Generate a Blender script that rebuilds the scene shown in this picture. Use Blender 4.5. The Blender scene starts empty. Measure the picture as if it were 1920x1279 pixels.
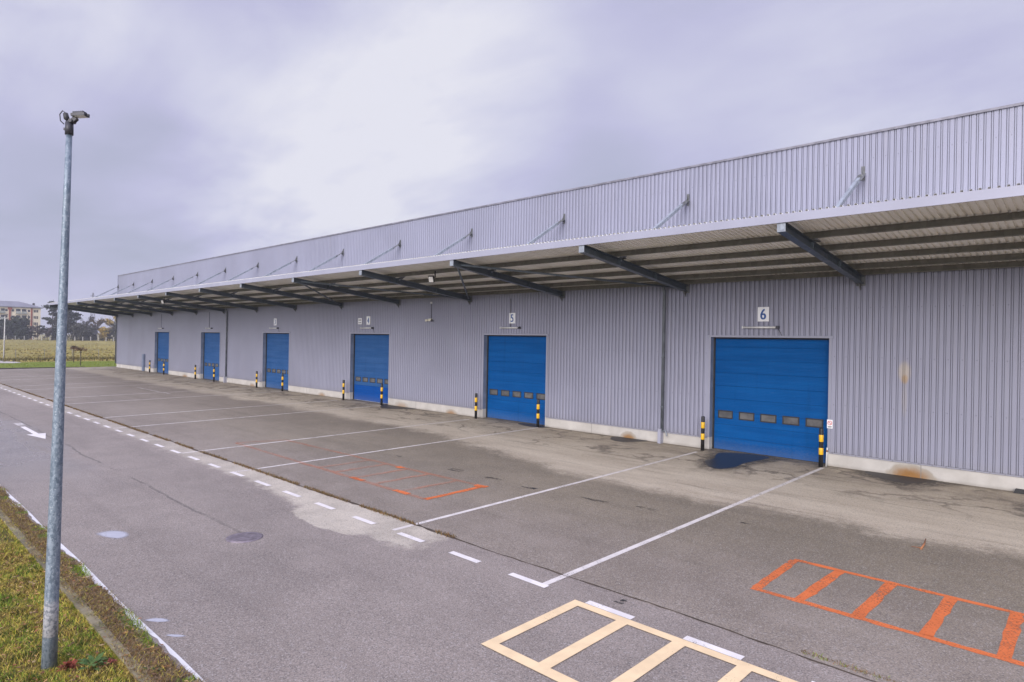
import bpy, math, random
from mathutils import Vector, Matrix

R = math.radians
random.seed(7)
scn = bpy.context.scene
COL = scn.collection

# ------------------------------------------------------------------ camera
cam = bpy.data.cameras.new("camera")
cam.sensor_width = 36.0
cam.lens = 1203.08 / 1920 * 36.0
cam.clip_start = 0.05
cam.clip_end = 8000
camo = bpy.data.objects.new("camera", cam)
COL.objects.link(camo)
_r = Vector((0.72366751, 0.68990428, 0.01836893))
_u = Vector((-0.01310204, -0.01287761, 0.99983124))
_f = Vector((-0.69002440, 0.72378605, 0.00027996))
camo.matrix_world = Matrix(((_r.x, _u.x, -_f.x, 0.0), (_r.y, _u.y, -_f.y, -22.06647),
                            (_r.z, _u.z, -_f.z, 3.82753), (0, 0, 0, 1)))
scn.camera = camo
scn.render.resolution_x, scn.render.resolution_y = 1024, 682

# ------------------------------------------------------------------ node helper
class NT:
    def __init__(s, tree):
        s.t = tree; s.t.nodes.clear()
    def n(s, typ, ins=None, **props):
        nd = s.t.nodes.new(typ)
        for k, v in props.items(): setattr(nd, k, v)
        for k, v in (ins or {}).items(): s.set(nd.inputs[k], v)
        return nd
    def set(s, sock, v):
        if isinstance(v, bpy.types.NodeSocket): s.t.links.new(v, sock)
        else:
            if sock.type == 'RGBA' and len(v) == 3: v = (*v, 1)
            sock.default_value = v
    def m(s, op, a, b=0.0, c=0.0, clamp=False):
        nd = s.n('ShaderNodeMath', operation=op, use_clamp=clamp)
        for i, v in enumerate((a, b, c)): s.set(nd.inputs[i], v)
        return nd.outputs[0]
    def vm(s, op, a, b=(0, 0, 0), out=0):
        nd = s.n('ShaderNodeVectorMath', operation=op)
        s.set(nd.inputs[0], a); s.set(nd.inputs[1], b)
        return nd.outputs['Value'] if op in ('DOT_PRODUCT', 'LENGTH', 'DISTANCE') else nd.outputs[0]
    def noise(s, v, scale, detail=3, rough=.55, dist=0.0):
        nd = s.n('ShaderNodeTexNoise', {'Scale': scale, 'Detail': detail, 'Roughness': rough, 'Distortion': dist})
        s.set(nd.inputs['Vector'], v)
        return nd.outputs['Fac']
    def vor(s, v, scale, feature='F1', out='Distance'):
        nd = s.n('ShaderNodeTexVoronoi', {'Scale': scale}, feature=feature)
        s.set(nd.inputs['Vector'], v)
        return nd.outputs[out]
    def step(s, v, a, b):            # smoothstep a..b -> 0..1
        nd = s.n('ShaderNodeMapRange', {'From Min': a, 'From Max': b, 'To Min': 0.0, 'To Max': 1.0}, interpolation_type='SMOOTHSTEP')
        s.set(nd.inputs['Value'], v)
        return nd.outputs[0]
    def mix(s, f, a, b, blend='MIX'):
        nd = s.n('ShaderNodeMix', data_type='RGBA', blend_type=blend)
        s.set(nd.inputs[0], f); s.set(nd.inputs[6], a); s.set(nd.inputs[7], b)
        return nd.outputs[2]
    def sep(s, v):
        nd = s.n('ShaderNodeSeparateXYZ'); s.set(nd.inputs[0], v)
        return nd.outputs
    def comb(s, x, y, z):
        nd = s.n('ShaderNodeCombineXYZ')
        for i, v in enumerate((x, y, z)): s.set(nd.inputs[i], v)
        return nd.outputs[0]
    def scale(s, v, k):
        return s.vm('MULTIPLY', v, k)
    def pos(s):
        return s.n('ShaderNodeNewGeometry').outputs['Position']
    def obj(s):
        return s.n('ShaderNodeTexCoord').outputs['Object']
    def bump(s, h, strength=.3, dist=.01):
        return s.n('ShaderNodeBump', {'Height': h, 'Strength': strength, 'Distance': dist}).outputs[0]
    def out(s, base, rough=.6, metal=0.0, normal=None, spec=.5, alpha=None):
        b = s.n('ShaderNodeBsdfPrincipled', {'Base Color': base, 'Roughness': rough, 'Metallic': metal, 'Specular IOR Level': spec})
        if normal is not None: s.set(b.inputs['Normal'], normal)
        if alpha is not None: s.set(b.inputs['Alpha'], alpha)
        o = s.n('ShaderNodeOutputMaterial'); s.t.links.new(b.outputs[0], o.inputs[0])
        return b

# ------------------------------------------------------------------ sky and sun
SUN_EL, SUN_AZ = 19.0, 158.0           # azimuth from +Y, clockwise
world = bpy.data.worlds.new("World"); scn.world = world; world.use_nodes = True
w = NT(world.node_tree)
sky = w.n('ShaderNodeTexSky', sky_type='NISHITA', sun_disc=False, sun_elevation=R(SUN_EL), sun_rotation=R(SUN_AZ))
d = w.vm('NORMALIZE', w.n('ShaderNodeTexCoord').outputs['Generated'])
dx, dy, dz = w.sep(d)
inv = w.m('DIVIDE', 1.0, w.m('ADD', w.m('MAXIMUM', dz, 0.0), 0.22))
cp = w.comb(w.m('MULTIPLY', dx, inv), w.m('MULTIPLY', dy, inv), 0.0)
warp = w.noise(cp, 0.9, 3, .5)
cl = w.noise(w.vm('ADD', cp, w.comb(warp, w.m('MULTIPLY', warp, -.7), 3.1)), 1.05, 4, .46)
cl2 = w.noise(w.vm('ADD', cp, (4.2, 1.3, 0.0)), 2.6, 4, .5)
def lobe(v, c0, c1):
    return w.step(w.vm('DOT_PRODUCT', d, v), c0, c1)
val = w.m('MULTIPLY_ADD', cl, 0.95, -0.04)
wisp = w.noise(w.vm('ADD', w.scale(cp, (1.0, 2.3, 1.0)), w.comb(w.m('MULTIPLY', warp, 1.6), w.m('MULTIPLY', warp, .8), 7.0)), 2.1, 6, .58)
val = w.m('ADD', val, w.m('MULTIPLY', w.m('SUBTRACT', cl2, .5), .22))
val = w.m('ADD', val, w.m('MULTIPLY', w.m('SUBTRACT', wisp, .5), .34))
ragged = w.m('MULTIPLY_ADD', wisp, 1.9, w.m('MULTIPLY_ADD', cl2, 1.3, -.6))
for v, c0, c1, k in (((-0.722, 0.602, 0.34), 0.972, 0.999, 0.25),
                     ((-0.672, 0.606, 0.426), 0.975, 1.0, 0.15),
                     ((-0.881, 0.376, 0.286), 0.965, 1.0, 0.20),
                     ((-0.831, 0.504, 0.237), 0.975, 1.0, 0.16),
                     ((-0.538, 0.767, 0.349), 0.955, 0.995, -0.10),
                     ((-0.617, 0.746, 0.25), 0.985, 1.0, -0.05),
                     ((-0.857, 0.315, 0.408), 0.965, 1.0, -0.10),
                     ((-0.925, 0.123, 0.358), 0.985, 1.0, 0.34),
                     ((-0.952, 0.248, 0.178), 0.975, 1.0, -0.12),
                     ((-0.945, 0.155, 0.288), 0.985, 1.0, -0.12),
                     ((-0.873, 0.461, 0.158), 0.985, 1.0, 0.14),
                     ((-0.198, 0.9, 0.389), 0.9, 1.0, 0.05)):
    val = w.m('ADD', val, w.m('MULTIPLY', w.m('MULTIPLY', lobe(v, c0, c1), k), ragged))
rmp = w.n('ShaderNodeValToRGB'); w.set(rmp.inputs[0], val)
e = rmp.color_ramp.elements
e[0].position, e[0].color = .15, (.45, .475, .625, 1)
e[1].position, e[1].color = .95, (.85, .85, .945, 1)
x = e.new(.42); x.color = (.57, .57, .79, 1)
x = e.new(.64); x.color = (.69, .695, .865, 1)
zen = w.m('MULTIPLY_ADD', w.step(dz, .47, .95), 1.25, 1.0)
zen = w.m('ADD', zen, w.m('MULTIPLY', w.step(dy, -.1, -.8), .35))     # unseen sky behind the camera brightened to light the wall under the canopy
low = w.step(dz, -.02, .02)
cloud = w.scale(w.scale(rmp.outputs[0], w.comb(zen, zen, zen)), (9.6, 9.6, 9.6))
cloud = w.mix(low, (2.2, 2.1, 2.1), cloud)
skyc = w.mix(.96, sky.outputs[0], cloud)
bg = w.n('ShaderNodeBackground', {'Color': skyc, 'Strength': 0.055})
wo = w.n('ShaderNodeOutputWorld'); w.t.links.new(bg.outputs[0], wo.inputs[0])

sl = bpy.data.lights.new("sun", 'SUN'); sl.energy = 2.5; sl.angle = R(50); sl.color = (1.0, .95, .91)
so = bpy.data.objects.new("sun", sl); COL.objects.link(so)
az, el = R(SUN_AZ), R(SUN_EL)
so.rotation_euler = Vector((math.sin(az) * math.cos(el), math.cos(az) * math.cos(el), math.sin(el))).to_track_quat('Z', 'Y').to_euler()
so.location = (0, -30, 40)

scn.view_settings.view_transform = 'Standard'
scn.view_settings.look = 'None'
scn.view_settings.gamma = 1.0
scn.view_settings.use_curve_mapping = False
scn.view_settings.exposure = 0.85
scn.render.engine = 'CYCLES'

# ------------------------------------------------------------------ mesh helper
G = 0.0119                      # yard falls away from the building
def gz(y): return G * y if y < 0 else 0.0

class MB:
    def __init__(s): s.v = []; s.f = []; s.mi = []; s.sm = []; s.cur = 0; s.smooth = False
    def _f(s, *idx): s.f.append(idx); s.mi.append(s.cur); s.sm.append(s.smooth)
    def quad(s, a, b, c, d):
        i = len(s.v); s.v += [a, b, c, d]; s._f(i, i+1, i+2, i+3)
    def tri(s, a, b, c):
        i = len(s.v); s.v += [a, b, c]; s._f(i, i+1, i+2)
    def poly(s, pts):
        i = len(s.v); s.v += list(pts); s._f(*range(i, i+len(pts)))
    def hexa(s, p):             # 8 points: bottom ring 0-3, top ring 4-7
        i = len(s.v); s.v += [tuple(q) for q in p]
        for q in ((3,2,1,0),(4,5,6,7),(0,1,5,4),(1,2,6,5),(2,3,7,6),(3,0,4,7)): s._f(*[i+k for k in q])
    def box(s, x0, x1, y0, y1, z0, z1):
        s.hexa([(x0,y0,z0),(x1,y0,z0),(x1,y1,z0),(x0,y1,z0),(x0,y0,z1),(x1,y0,z1),(x1,y1,z1),(x0,y1,z1)])
    def bar(s, a, b, wid, hgt, up=(0,0,1)):
        a, b = Vector(a), Vector(b); t = (b-a).normalized()
        sd = t.cross(Vector(up)).normalized() * wid/2; u2 = sd.cross(t).normalized() * hgt/2
        s.hexa([a-sd-u2, b-sd-u2, b+sd-u2, a+sd-u2, a-sd+u2, b-sd+u2, b+sd+u2, a+sd+u2])
    def tube(s, pts, rad, n=8, cap=True):
        pts = [Vector(p) for p in pts]
        if not isinstance(rad, (list, tuple)): rad = [rad]*len(pts)
        base = len(s.v); prev = None
        for k, p in enumerate(pts):
            t = (pts[min(k+1, len(pts)-1)] - pts[max(k-1, 0)]).normalized()
            ref = Vector((0,0,1)) if abs(t.z) < .95 else Vector((1,0,0))
            if prev is None: a = t.cross(ref).normalized()
            else: a = (prev - t*prev.dot(t)).normalized()
            prev = a; b = t.cross(a)
            for j in range(n):
                g = 2*math.pi*j/n
                s.v.append(tuple(p + (a*math.cos(g)+b*math.sin(g))*rad[k]))
        os = s.smooth; s.smooth = True
        for k in range(len(pts)-1):
            for j in range(n):
                j2 = (j+1) % n
                s._f(base+k*n+j, base+k*n+j2, base+(k+1)*n+j2, base+(k+1)*n+j)
        s.smooth = False
        if cap:
            s._f(*[base+j for j in reversed(range(n))]); s._f(*[base+(len(pts)-1)*n+j for j in range(n)])
        s.smooth = os
    def lathe(s, c, prof, n=20):  # prof: (r,z) list
        base = len(s.v); os = s.smooth
        for r_, z in prof:
            for j in range(n):
                g = 2*math.pi*j/n; s.v.append((c[0]+r_*math.cos(g), c[1]+r_*math.sin(g), c[2]+z))
        s.smooth = True
        for k in range(len(prof)-1):
            for j in range(n):
                j2 = (j+1) % n; s._f(base+k*n+j, base+k*n+j2, base+(k+1)*n+j2, base+(k+1)*n+j)
        s.smooth = False
        s._f(*[base+j for j in reversed(range(n))]); s._f(*[base+(len(prof)-1)*n+j for j in range(n)])
        s.smooth = os
    def build(s, name, mats, parent=None, **tags):
        me = bpy.data.meshes.new(name)
        off = Vector((0,0,0))
        q = parent
        while q is not None: off += q.location; q = q.parent
        me.from_pydata([(p[0]-off.x, p[1]-off.y, p[2]-off.z) for p in s.v], [], s.f)
        mats = mats if isinstance(mats, (list, tuple)) else [mats]
        for m_ in mats: me.materials.append(m_)
        me.polygons.foreach_set('material_index', s.mi)
        me.polygons.foreach_set('use_smooth', s.sm)
        me.update()
        o = bpy.data.objects.new(name, me); COL.objects.link(o)
        if parent is not None: o.parent = parent
        tag(o, **tags)
        return o

def tag(o, label=None, cat=None, group=None, kind=None):
    if label: o['label'] = label
    if cat: o['category'] = cat
    if group: o['group'] = group
    if kind: o['kind'] = kind
    return o
def thing(name, label, cat, loc=(0,0,0), group=None):
    o = bpy.data.objects.new(name, None); COL.objects.link(o); o.location = loc
    o.empty_display_size = .2
    return tag(o, label, cat, group)
def copy_tree(o, parent=None):
    c = o.copy(); COL.objects.link(c)
    if parent is not None: c.parent = parent
    for ch in [k for k in bpy.data.objects if k.parent == o]: copy_tree(ch, c)
    return c

# ------------------------------------------------------------------ materials
M = {}
def mat(name):
    m_ = bpy.data.materials.new(name); m_.use_nodes = True; M[name] = m_
    return NT(m_.node_tree)
def simple(name, col, rough=.6, metal=0.0, var=.25, scale=3.0, spec=.5, bump=0.0):
    t = mat(name); p = t.obj()
    f = t.noise(p, scale, 4)
    dark = tuple(c*(1-var) for c in col); light = tuple(min(1, c*(1+var*.7)) for c in col)
    nrm = t.bump(t.noise(p, scale*12, 3), bump, .004) if bump else None
    t.out(t.mix(t.step(f, .3, .7), dark, light), rough, metal, nrm, spec)

def wall_mat(name, base, stain=True):
    t = mat(name); p = t.pos(); px, py, pz = t.sep(p)
    big = t.noise(p, .25, 3)
    streak = t.noise(t.scale(p, (9, 1, .35)), 1.0, 4)
    col = t.mix(t.step(big, .3, .7), tuple(c*.93 for c in base), tuple(min(1, c*1.05) for c in base))
    col = t.mix(t.m('MULTIPLY', t.step(streak, .52, .8), .22), col, (.33, .31, .31))
    pan = t.m('FLOOR', t.m('DIVIDE', px, 1.02))       # cladding sheets differ a little
    pv = t.n('ShaderNodeTexWhiteNoise', noise_dimensions='1D'); t.set(pv.inputs['W'], pan)
    col = t.mix(1.0, col, t.mix(pv.outputs['Value'], (.965, .965, .965), (1.0, 1.0, 1.0)), 'MULTIPLY')
    sx = t.m('SUBTRACT', t.m('FRACT', t.m('DIVIDE', t.m('ADD', px, 200.345), .34)), .5)
    sz = t.m('SUBTRACT', t.m('FRACT', t.m('DIVIDE', t.m('ADD', pz, .35), 1.55)), .5)
    sr = t.m('ADD', t.m('POWER', t.m('MULTIPLY', sx, .34), 2.0), t.m('POWER', t.m('MULTIPLY', sz, 1.55), 2.0))
    col = t.mix(t.m('MULTIPLY', t.step(sr, .0005, .0001), .55), col, (.10, .10, .115))
    low_d = t.m('MULTIPLY', t.step(t.m('ADD', pz, t.m('MULTIPLY', streak, .5)), 1.05, .55), .22)
    col = t.mix(low_d, col, (.22, .20, .18))
    if stain:                                          # rust run below a fixing, right of the nearest door
        e1 = t.m('ADD', t.m('POWER', t.m('DIVIDE', t.m('SUBTRACT', px, -4.75), .19), 2.0), t.m('POWER', t.m('DIVIDE', t.m('SUBTRACT', pz, 3.12), .34), 2.0))
        e2 = t.m('ADD', t.m('POWER', t.m('DIVIDE', t.m('SUBTRACT', px, -4.74), .1), 2.0), t.m('POWER', t.m('DIVIDE', t.m('SUBTRACT', pz, 2.9), .16), 2.0))
        e3 = t.m('ADD', t.m('POWER', t.m('DIVIDE', t.m('SUBTRACT', px, -4.74), .09), 2.0), t.m('POWER', t.m('DIVIDE', t.m('SUBTRACT', pz, 2.3), .6), 2.0))
        nz = t.m('MULTIPLY_ADD', t.noise(p, 9, 3), .8, .5)
        a1 = t.m('MULTIPLY', t.m('MULTIPLY', t.step(e1, 1.3, .0), nz), .62)
        a2 = t.m('MULTIPLY', t.step(e2, 1.3, .0), .62); a3 = t.m('MULTIPLY', t.step(e3, 1.2, .0), .22)
        col = t.mix(a1, col, (.50, .42, .30)); col = t.mix(a3, col, (.45, .38, .28)); col = t.mix(a2, col, (.36, .22, .075))
    t.out(col, t.m('MULTIPLY_ADD', streak, .2, .34), .1, None, .45)
wall_mat('cladding', (.282, .288, .372))
wall_mat('flashing', (.28, .287, .36), False)

def plinth_mat():
    t = mat('plinth'); p = t.pos(); px, py, pz = t.sep(p)
    n1 = t.noise(p, 1.3, 5); n2 = t.noise(t.scale(p, (3, 3, .6)), 1.2, 4)
    col = t.mix(t.step(n1, .3, .75), (.41, .39, .365), (.51, .488, .46))
    col = t.mix(t.m('MULTIPLY', t.step(n2, .5, .85), .25), col, (.35, .33, .30))
    low = t.m('MULTIPLY', t.step(t.m('ADD', pz, t.m('MULTIPLY', n1, .12)), .17, .05), .55)
    col = t.mix(low, col, (.24, .22, .19))
    nz = t.m('MULTIPLY_ADD', t.noise(p, 4, 4), .45, -.2)
    for cx, hw, hh, k in ((-4.55, .70, .42, 1), (-14.42, .44, .30, .9), (-25.3, .55, .26, .7), (-29.6, .75, .34, .45), (-31.0, .5, .2, .3),
                          (-38.3, .6, .26, .55), (-48.6, .6, .26, .6), (-62.6, .8, .3, .7), (-60.0, .6, .35, .45), (-46.0, .4, .2, .4)):
        r_ = t.m('SQRT', t.m('ADD', t.m('POWER', t.m('DIVIDE', t.m('SUBTRACT', px, cx), hw), 2.0), t.m('POWER', t.m('DIVIDE', pz, hh), 2.0)))
        r_ = t.m('ADD', r_, nz)
        col = t.mix(t.m('MULTIPLY', t.step(r_, 1.0, .85), .75*k), col, (.30, .255, .20))
        col = t.mix(t.m('MULTIPLY', t.step(r_, .88, .3), .92*k), col, (.25, .115, .022))
    jx = t.m('ABSOLUTE', t.m('SUBTRACT', t.m('FRACT', t.m('DIVIDE', t.m('ADD', px, 200.0), 6.0)), .62))
    col = t.mix(t.m('MULTIPLY', t.step(jx, .004, .002), .6), col, (.2, .19, .18))
    t.out(col, .85, 0, t.bump(t.noise(p, 25, 4), .25, .01))
plinth_mat()

def galv(name, base, rough=.5, metal=.45, var=.35, sc=9.0):
    t = mat(name); p = t.obj()
    v = t.vor(t.vm('ADD', p, t.scale(p, (.3, .3, -.35))), sc, 'F1', 'Color')
    vs = t.sep(v)[0]
    n1 = t.noise(p, 1.5, 4)
    col = t.mix(t.m('MULTIPLY_ADD', vs, .6, t.m('MULTIPLY', n1, .4)), tuple(c*(1-var) for c in base), tuple(c*(1+var) for c in base))
    t.out(col, t.m('MULTIPLY_ADD', vs, .2, rough-.1), metal)
galv('galvanised', (.275, .305, .35), .5, .2)
galv('downpipe_zinc', (.115, .13, .15), .5, .2)
galv('beam_steel', (.09, .112, .135), .45, .25, .2, 5)
galv('purlin_steel', (.165, .16, .14), .7, .1, .3, 6)
simple('bracket_steel', (.16, .165, .17), .55, .4)

def deck_mat():
    t = mat('deck'); p = t.pos(); px, py, pz = t.sep(p)
    n1 = t.noise(t.scale(p, (2.2, .35, 1)), 1.0, 4); n2 = t.noise(p, .35, 4)
    col = t.mix(t.step(n1, .35, .75), (.87, .86, .80), (.77, .75, .68))
    col = t.mix(t.m('MULTIPLY', t.m('MULTIPLY', t.step(n2, .48, .72), t.step(px, -6, 0)), .45), col, (.36, .38, .22))
    t.out(col, .55, 0)
deck_mat()

def pole_mat():
    t = mat('pole_zinc'); p = t.obj(); px, py, pz = t.sep(p)
    vs = t.sep(t.vor(t.scale(p, (1, 1, .55)), 42, 'F1', 'Color'))[0]
    n1 = t.noise(p, 3, 4); n3 = t.noise(p, 55, 3)
    col = t.mix(t.m('MULTIPLY_ADD', vs, .7, t.m('MULTIPLY', n1, .3)), (.10, .14, .19), (.30, .355, .42))
    col = t.mix(t.m('MULTIPLY', t.step(n3, .58, .68), .6), col, (.55, .60, .65))
    band = t.m('MULTIPLY', t.step(t.m('ADD', pz, t.m('MULTIPLY', n1, .1)), .44, .46), t.step(t.m('ADD', pz, t.m('MULTIPLY', n3, .25)), .99, .9))
    worn = t.mix(t.step(t.noise(p, 30, 4), .42, .62), (.52, .52, .55), (.22, .23, .26))
    col = t.mix(t.m('MULTIPLY', band, .85), col, worn)
    t.out(col, t.m('MULTIPLY_ADD', vs, .2, .42), .3)
pole_mat()

def door_mat(name, c0, c1):
    t = mat(name); p = t.obj(); px, py, pz = t.sep(p)
    n1 = t.m('MULTIPLY_ADD', t.noise(t.scale(p, (.25, 1, 5)), 1.6, 4), .7, t.m('MULTIPLY', t.noise(p, 1.1, 4), .3)); n2 = t.noise(t.scale(p, (1, 1, 2.5)), 11, 4)
    col = t.mix(t.step(n1, .3, .72), c0, c1)
    col = t.mix(t.m('MULTIPLY', t.step(n2, .55, .8), .18), col, tuple(min(1, c*1.35+.02) for c in c1))
    dust = t.m('MULTIPLY', t.step(t.m('ADD', pz, t.m('MULTIPLY', n2, .9)), .95, .35), .20)
    col = t.mix(dust, col, (.20, .19, .18))
    scf = t.noise(t.scale(p, (.9, 1, 6)), 3.2, 5, .7)
    col = t.mix(t.m('MULTIPLY', t.step(scf, .66, .74), .22), col, (.16, .20, .28))
    drip = t.noise(t.scale(p, (7, 1, .3)), 1.0, 4)
    col = t.mix(t.m('MULTIPLY', t.step(drip, .55, .8), .22), col, tuple(c*.45 for c in c0))
    lines = t.m('SINE', t.m('MULTIPLY', pz, 2*math.pi/.052))
    t.out(col, .5, 0, t.bump(lines, .22, .004), .06)
door_mat('door_blue', (.002, .062, .225), (.004, .082, .28))
door_mat('door_blue_old', (.018, .075, .215), (.034, .10, .26))
door_mat('door_blue_new', (.003, .055, .25), (.004, .068, .30))
simple('reveal_paint', (.17, .205, .29), .55, 0, .2, 2)
simple('black_paint', (.018, .018, .02), .45, 0, .3, 8)
simple('yellow_paint', (.72, .42, .012), .45, 0, .12, 8)
simple('rubber', (.02, .02, .022), .7, 0, .3, 8)
simple('white_plate', (.78, .79, .82), .45, 0, .04, 3)
simple('sign_blue', (.012, .075, .28), .45, 0, .05, 3)
simple('sign_red', (.55, .03, .03), .45, 0, .05, 3)
simple('sign_grey', (.22, .22, .24), .6, 0, .05, 3)
simple('lamp_white', (.62, .62, .62), .4, 0, .08, 5)
simple('lamp_ivory', (.62, .60, .50), .4, 0, .1, 5)
simple('lamp_dark', (.055, .055, .068), .5, .2, .2, 8)
simple('cabinet_paint', (.14, .17, .25), .5, 0, .15, 3)
simple('cable', (.035, .035, .04), .6)
simple('coping', (.20, .195, .23), .5, .2)
simple('fascia_paint', (.335, .34, .42), .42, .1, .06, .6)
simple('body_panel', (.35, .35, .37), .7)
t = mat('pane'); p = t.obj()
t.out(t.mix(t.step(t.noise(p, 2.2, 3), .35, .65), (.075, .075, .08), (.13, .128, .13)), .25, 0, None, .4)
t = mat('lens'); t.out((.80, .80, .78), .15, 0, None, .6)
t = mat('dark_glass'); t.out((.03, .035, .045), .15, 0, None, .6)

# ------------------------------------------------------------------ ground materials
def asphalt(name, road):
    t = mat(name); p = t.pos(); px, py, pz = t.sep(p)
    agg = t.noise(p, 48, 3, .75); agg2 = t.vor(p, 60, 'F1', 'Color'); a2 = t.sep(agg2)[0]
    mid = t.noise(p, 1.1, 5, .6); big = t.noise(t.scale(p, (.5, 1.1, 1)), .22, 4)
    strk = t.noise(t.scale(p, (.12, 1.6, 1)), 1.0, 4)
    if road: c0, c1 = (.26, .234, .216), (.33, .298, .276)
    else:    c0, c1 = (.232, .207, .168), (.30, .268, .218)
    tone = t.step(t.m('MULTIPLY_ADD', mid, .45, t.m('MULTIPLY', big, .55)), .36, .64)
    col = t.mix(tone, c0, c1)
    if not road:                 # the asphalt greys towards the road and the far end
        g_ = t.m('MULTIPLY', t.step(t.m('ADD', py, t.m('MULTIPLY_ADD', big, 4.0, -2.0)), -12.9, -8.6), t.step(px, -52, -14))
        col = t.mix(g_, t.mix(tone, (.25, .222, .20), (.325, .292, .268)), col)
    col = t.mix(t.m('MULTIPLY', t.step(strk, .5, .75), .35), col, tuple(c*.78 for c in c0))
    wob = t.m('MULTIPLY_ADD', t.noise(p, .35, 4, .6), 2.2, -1.1)
    fr = t.m('MULTIPLY_ADD', t.noise(p, 2.6, 5, .7), .9, -.45)
    rough = t.m('MULTIPLY_ADD', mid, .2, .62)
    if not road:
        # fine washed-out dust lies in a band in front of the doors
        yy = t.m('ADD', py, t.m('ADD', wob, fr))
        far = t.step(px, -70, -30)
        edge = t.m('MULTIPLY_ADD', t.step(px, -22, -12), -1.9, -4.9)
        band = t.step(t.m('ADD', t.m('SUBTRACT', yy, edge), t.m('MULTIPLY_ADD', t.noise(p, 9, 4, .7), 1.0, -.5)), -.5, .55)
        inner = t.step(t.m('ADD', py, wob), -3.8, -.9)
        dust = t.mix(t.step(t.noise(t.scale(p, (.3, 1, 1)), 1.2, 5, .65), .3, .7), (.53, .475, .40), (.64, .585, .50))
        near = t.mix(t.step(mid, .35, .7), (.28, .245, .195), (.45, .395, .32))
        dust = t.mix(t.m('MULTIPLY', inner, .72), dust, near)
        sk = t.noise(t.vm('ADD', t.scale(p, (.16, 3.2, 1)), t.comb(0.0, t.m('MULTIPLY', wob, .8), 0.0)), 1.3, 5, .6)
        dust = t.mix(t.m('MULTIPLY', t.step(sk, .54, .70), .45), dust, (.20, .18, .155))
        dust = t.mix(t.m('MULTIPLY', t.step(sk, .42, .32), .35), dust, (.66, .60, .52))
        col = t.mix(t.m('MULTIPLY', band, t.m('MULTIPLY_ADD', far, .35, .6)), col, dust)
        # wet-dirt tide marks and cracks close to the wall
        wv = t.vm('ADD', t.scale(p, (.55, .8, 1)), t.comb(t.m('MULTIPLY', t.noise(p, 1.4, 4), 1.3), t.m('MULTIPLY', t.noise(p, 1.9, 4), 1.1), 0.0))
        ck = t.vor(wv, .9, 'DISTANCE_TO_EDGE')
        msk = t.m('MULTIPLY', t.step(t.noise(p, .42, 3), .40, .52), t.step(t.m('ADD', py, wob), -4.6, -2.6))
        col = t.mix(t.m('MULTIPLY', t.m('MULTIPLY', t.step(ck, .10, .0), msk), .62), col, (.075, .062, .05))
        blot = t.m('MULTIPLY', t.step(t.noise(t.scale(p, (.8, 1.5, 1)), 1.15, 5, .7), .60, .72), t.step(py, -4.5, -1.0))
        col = t.mix(t.m('MULTIPLY', blot, .55), col, (.10, .088, .075))
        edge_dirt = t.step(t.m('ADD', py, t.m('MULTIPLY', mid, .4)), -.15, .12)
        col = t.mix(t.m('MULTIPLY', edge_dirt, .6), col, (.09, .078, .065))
    else:
        # pale worn strip along the joint, wet gutters on the verge side
        strip = t.m('MULTIPLY', t.step(t.m('ADD', py, t.m('ADD', t.m('MULTIPLY', fr, .9), t.m('MULTIPLY', t.step(px, -18, -12), .42))), -14.35, -14.0), t.step(t.m('ADD', px, t.m('MULTIPLY', fr, 2.0)), -9.5, -10.3))
        patch = t.m('ADD', t.m('POWER', t.m('DIVIDE', t.m('ADD', px, 12.6), 1.5), 2.0), t.m('POWER', t.m('DIVIDE', t.m('ADD', py, 14.6), .45), 2.0))
        strip = t.m('MAXIMUM', strip, t.step(t.m('ADD', patch, fr), 1.0, .75))
        col = t.mix(t.m('MULTIPLY', strip, t.m('MULTIPLY_ADD', t.step(px, -30, -14), .35, .5)), col, t.mix(t.step(mid, .3, .7), (.46, .43, .37), (.62, .58, .50)))
        ck = t.m('ABSOLUTE', t.m('ADD', py, t.m('ADD', 16.38, t.m('MULTIPLY', wob, .18))))
        lm = t.m('MULTIPLY', t.step(px, -12.6, -13.2), t.step(t.noise(p, .7, 3), .36, .5))
        col = t.mix(t.m('MULTIPLY', t.m('MULTIPLY', t.step(ck, .055, .015), lm), .55), col, (.075, .07, .065))
        damp = t.m('MULTIPLY', t.step(t.m('ADD', py, wob), -15.8, -17.3), t.step(t.noise(t.scale(p, (.1, .8, 1)), 1.0, 4), .40, .62))
        damp = t.m('MULTIPLY', damp, t.step(px, -16, -27))
        rough = t.m('SUBTRACT', rough, t.m('MULTIPLY', damp, .50))
        col = t.mix(t.m('MULTIPLY', damp, .2), col, (.12, .115, .12))
    sp = t.step(agg, .32, .68)
    col = t.mix(.75, col, t.mix(sp, tuple(c*.35 for c in c0), tuple(min(1, c*1.9) for c in c1)), 'SOFT_LIGHT')
    col = t.mix(t.m('MULTIPLY', t.step(a2, .84, .95), .40), col, (.46, .44, .43))
    col = t.mix(t.m('MULTIPLY', t.step(a2, .15, .04), .5), col, (.07, .066, .064))
    t.out(col, rough, 0, t.bump(t.m('ADD', agg, a2), .5, .006), .4)
asphalt('road_asphalt', True)
asphalt('yard_asphalt', False)

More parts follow.
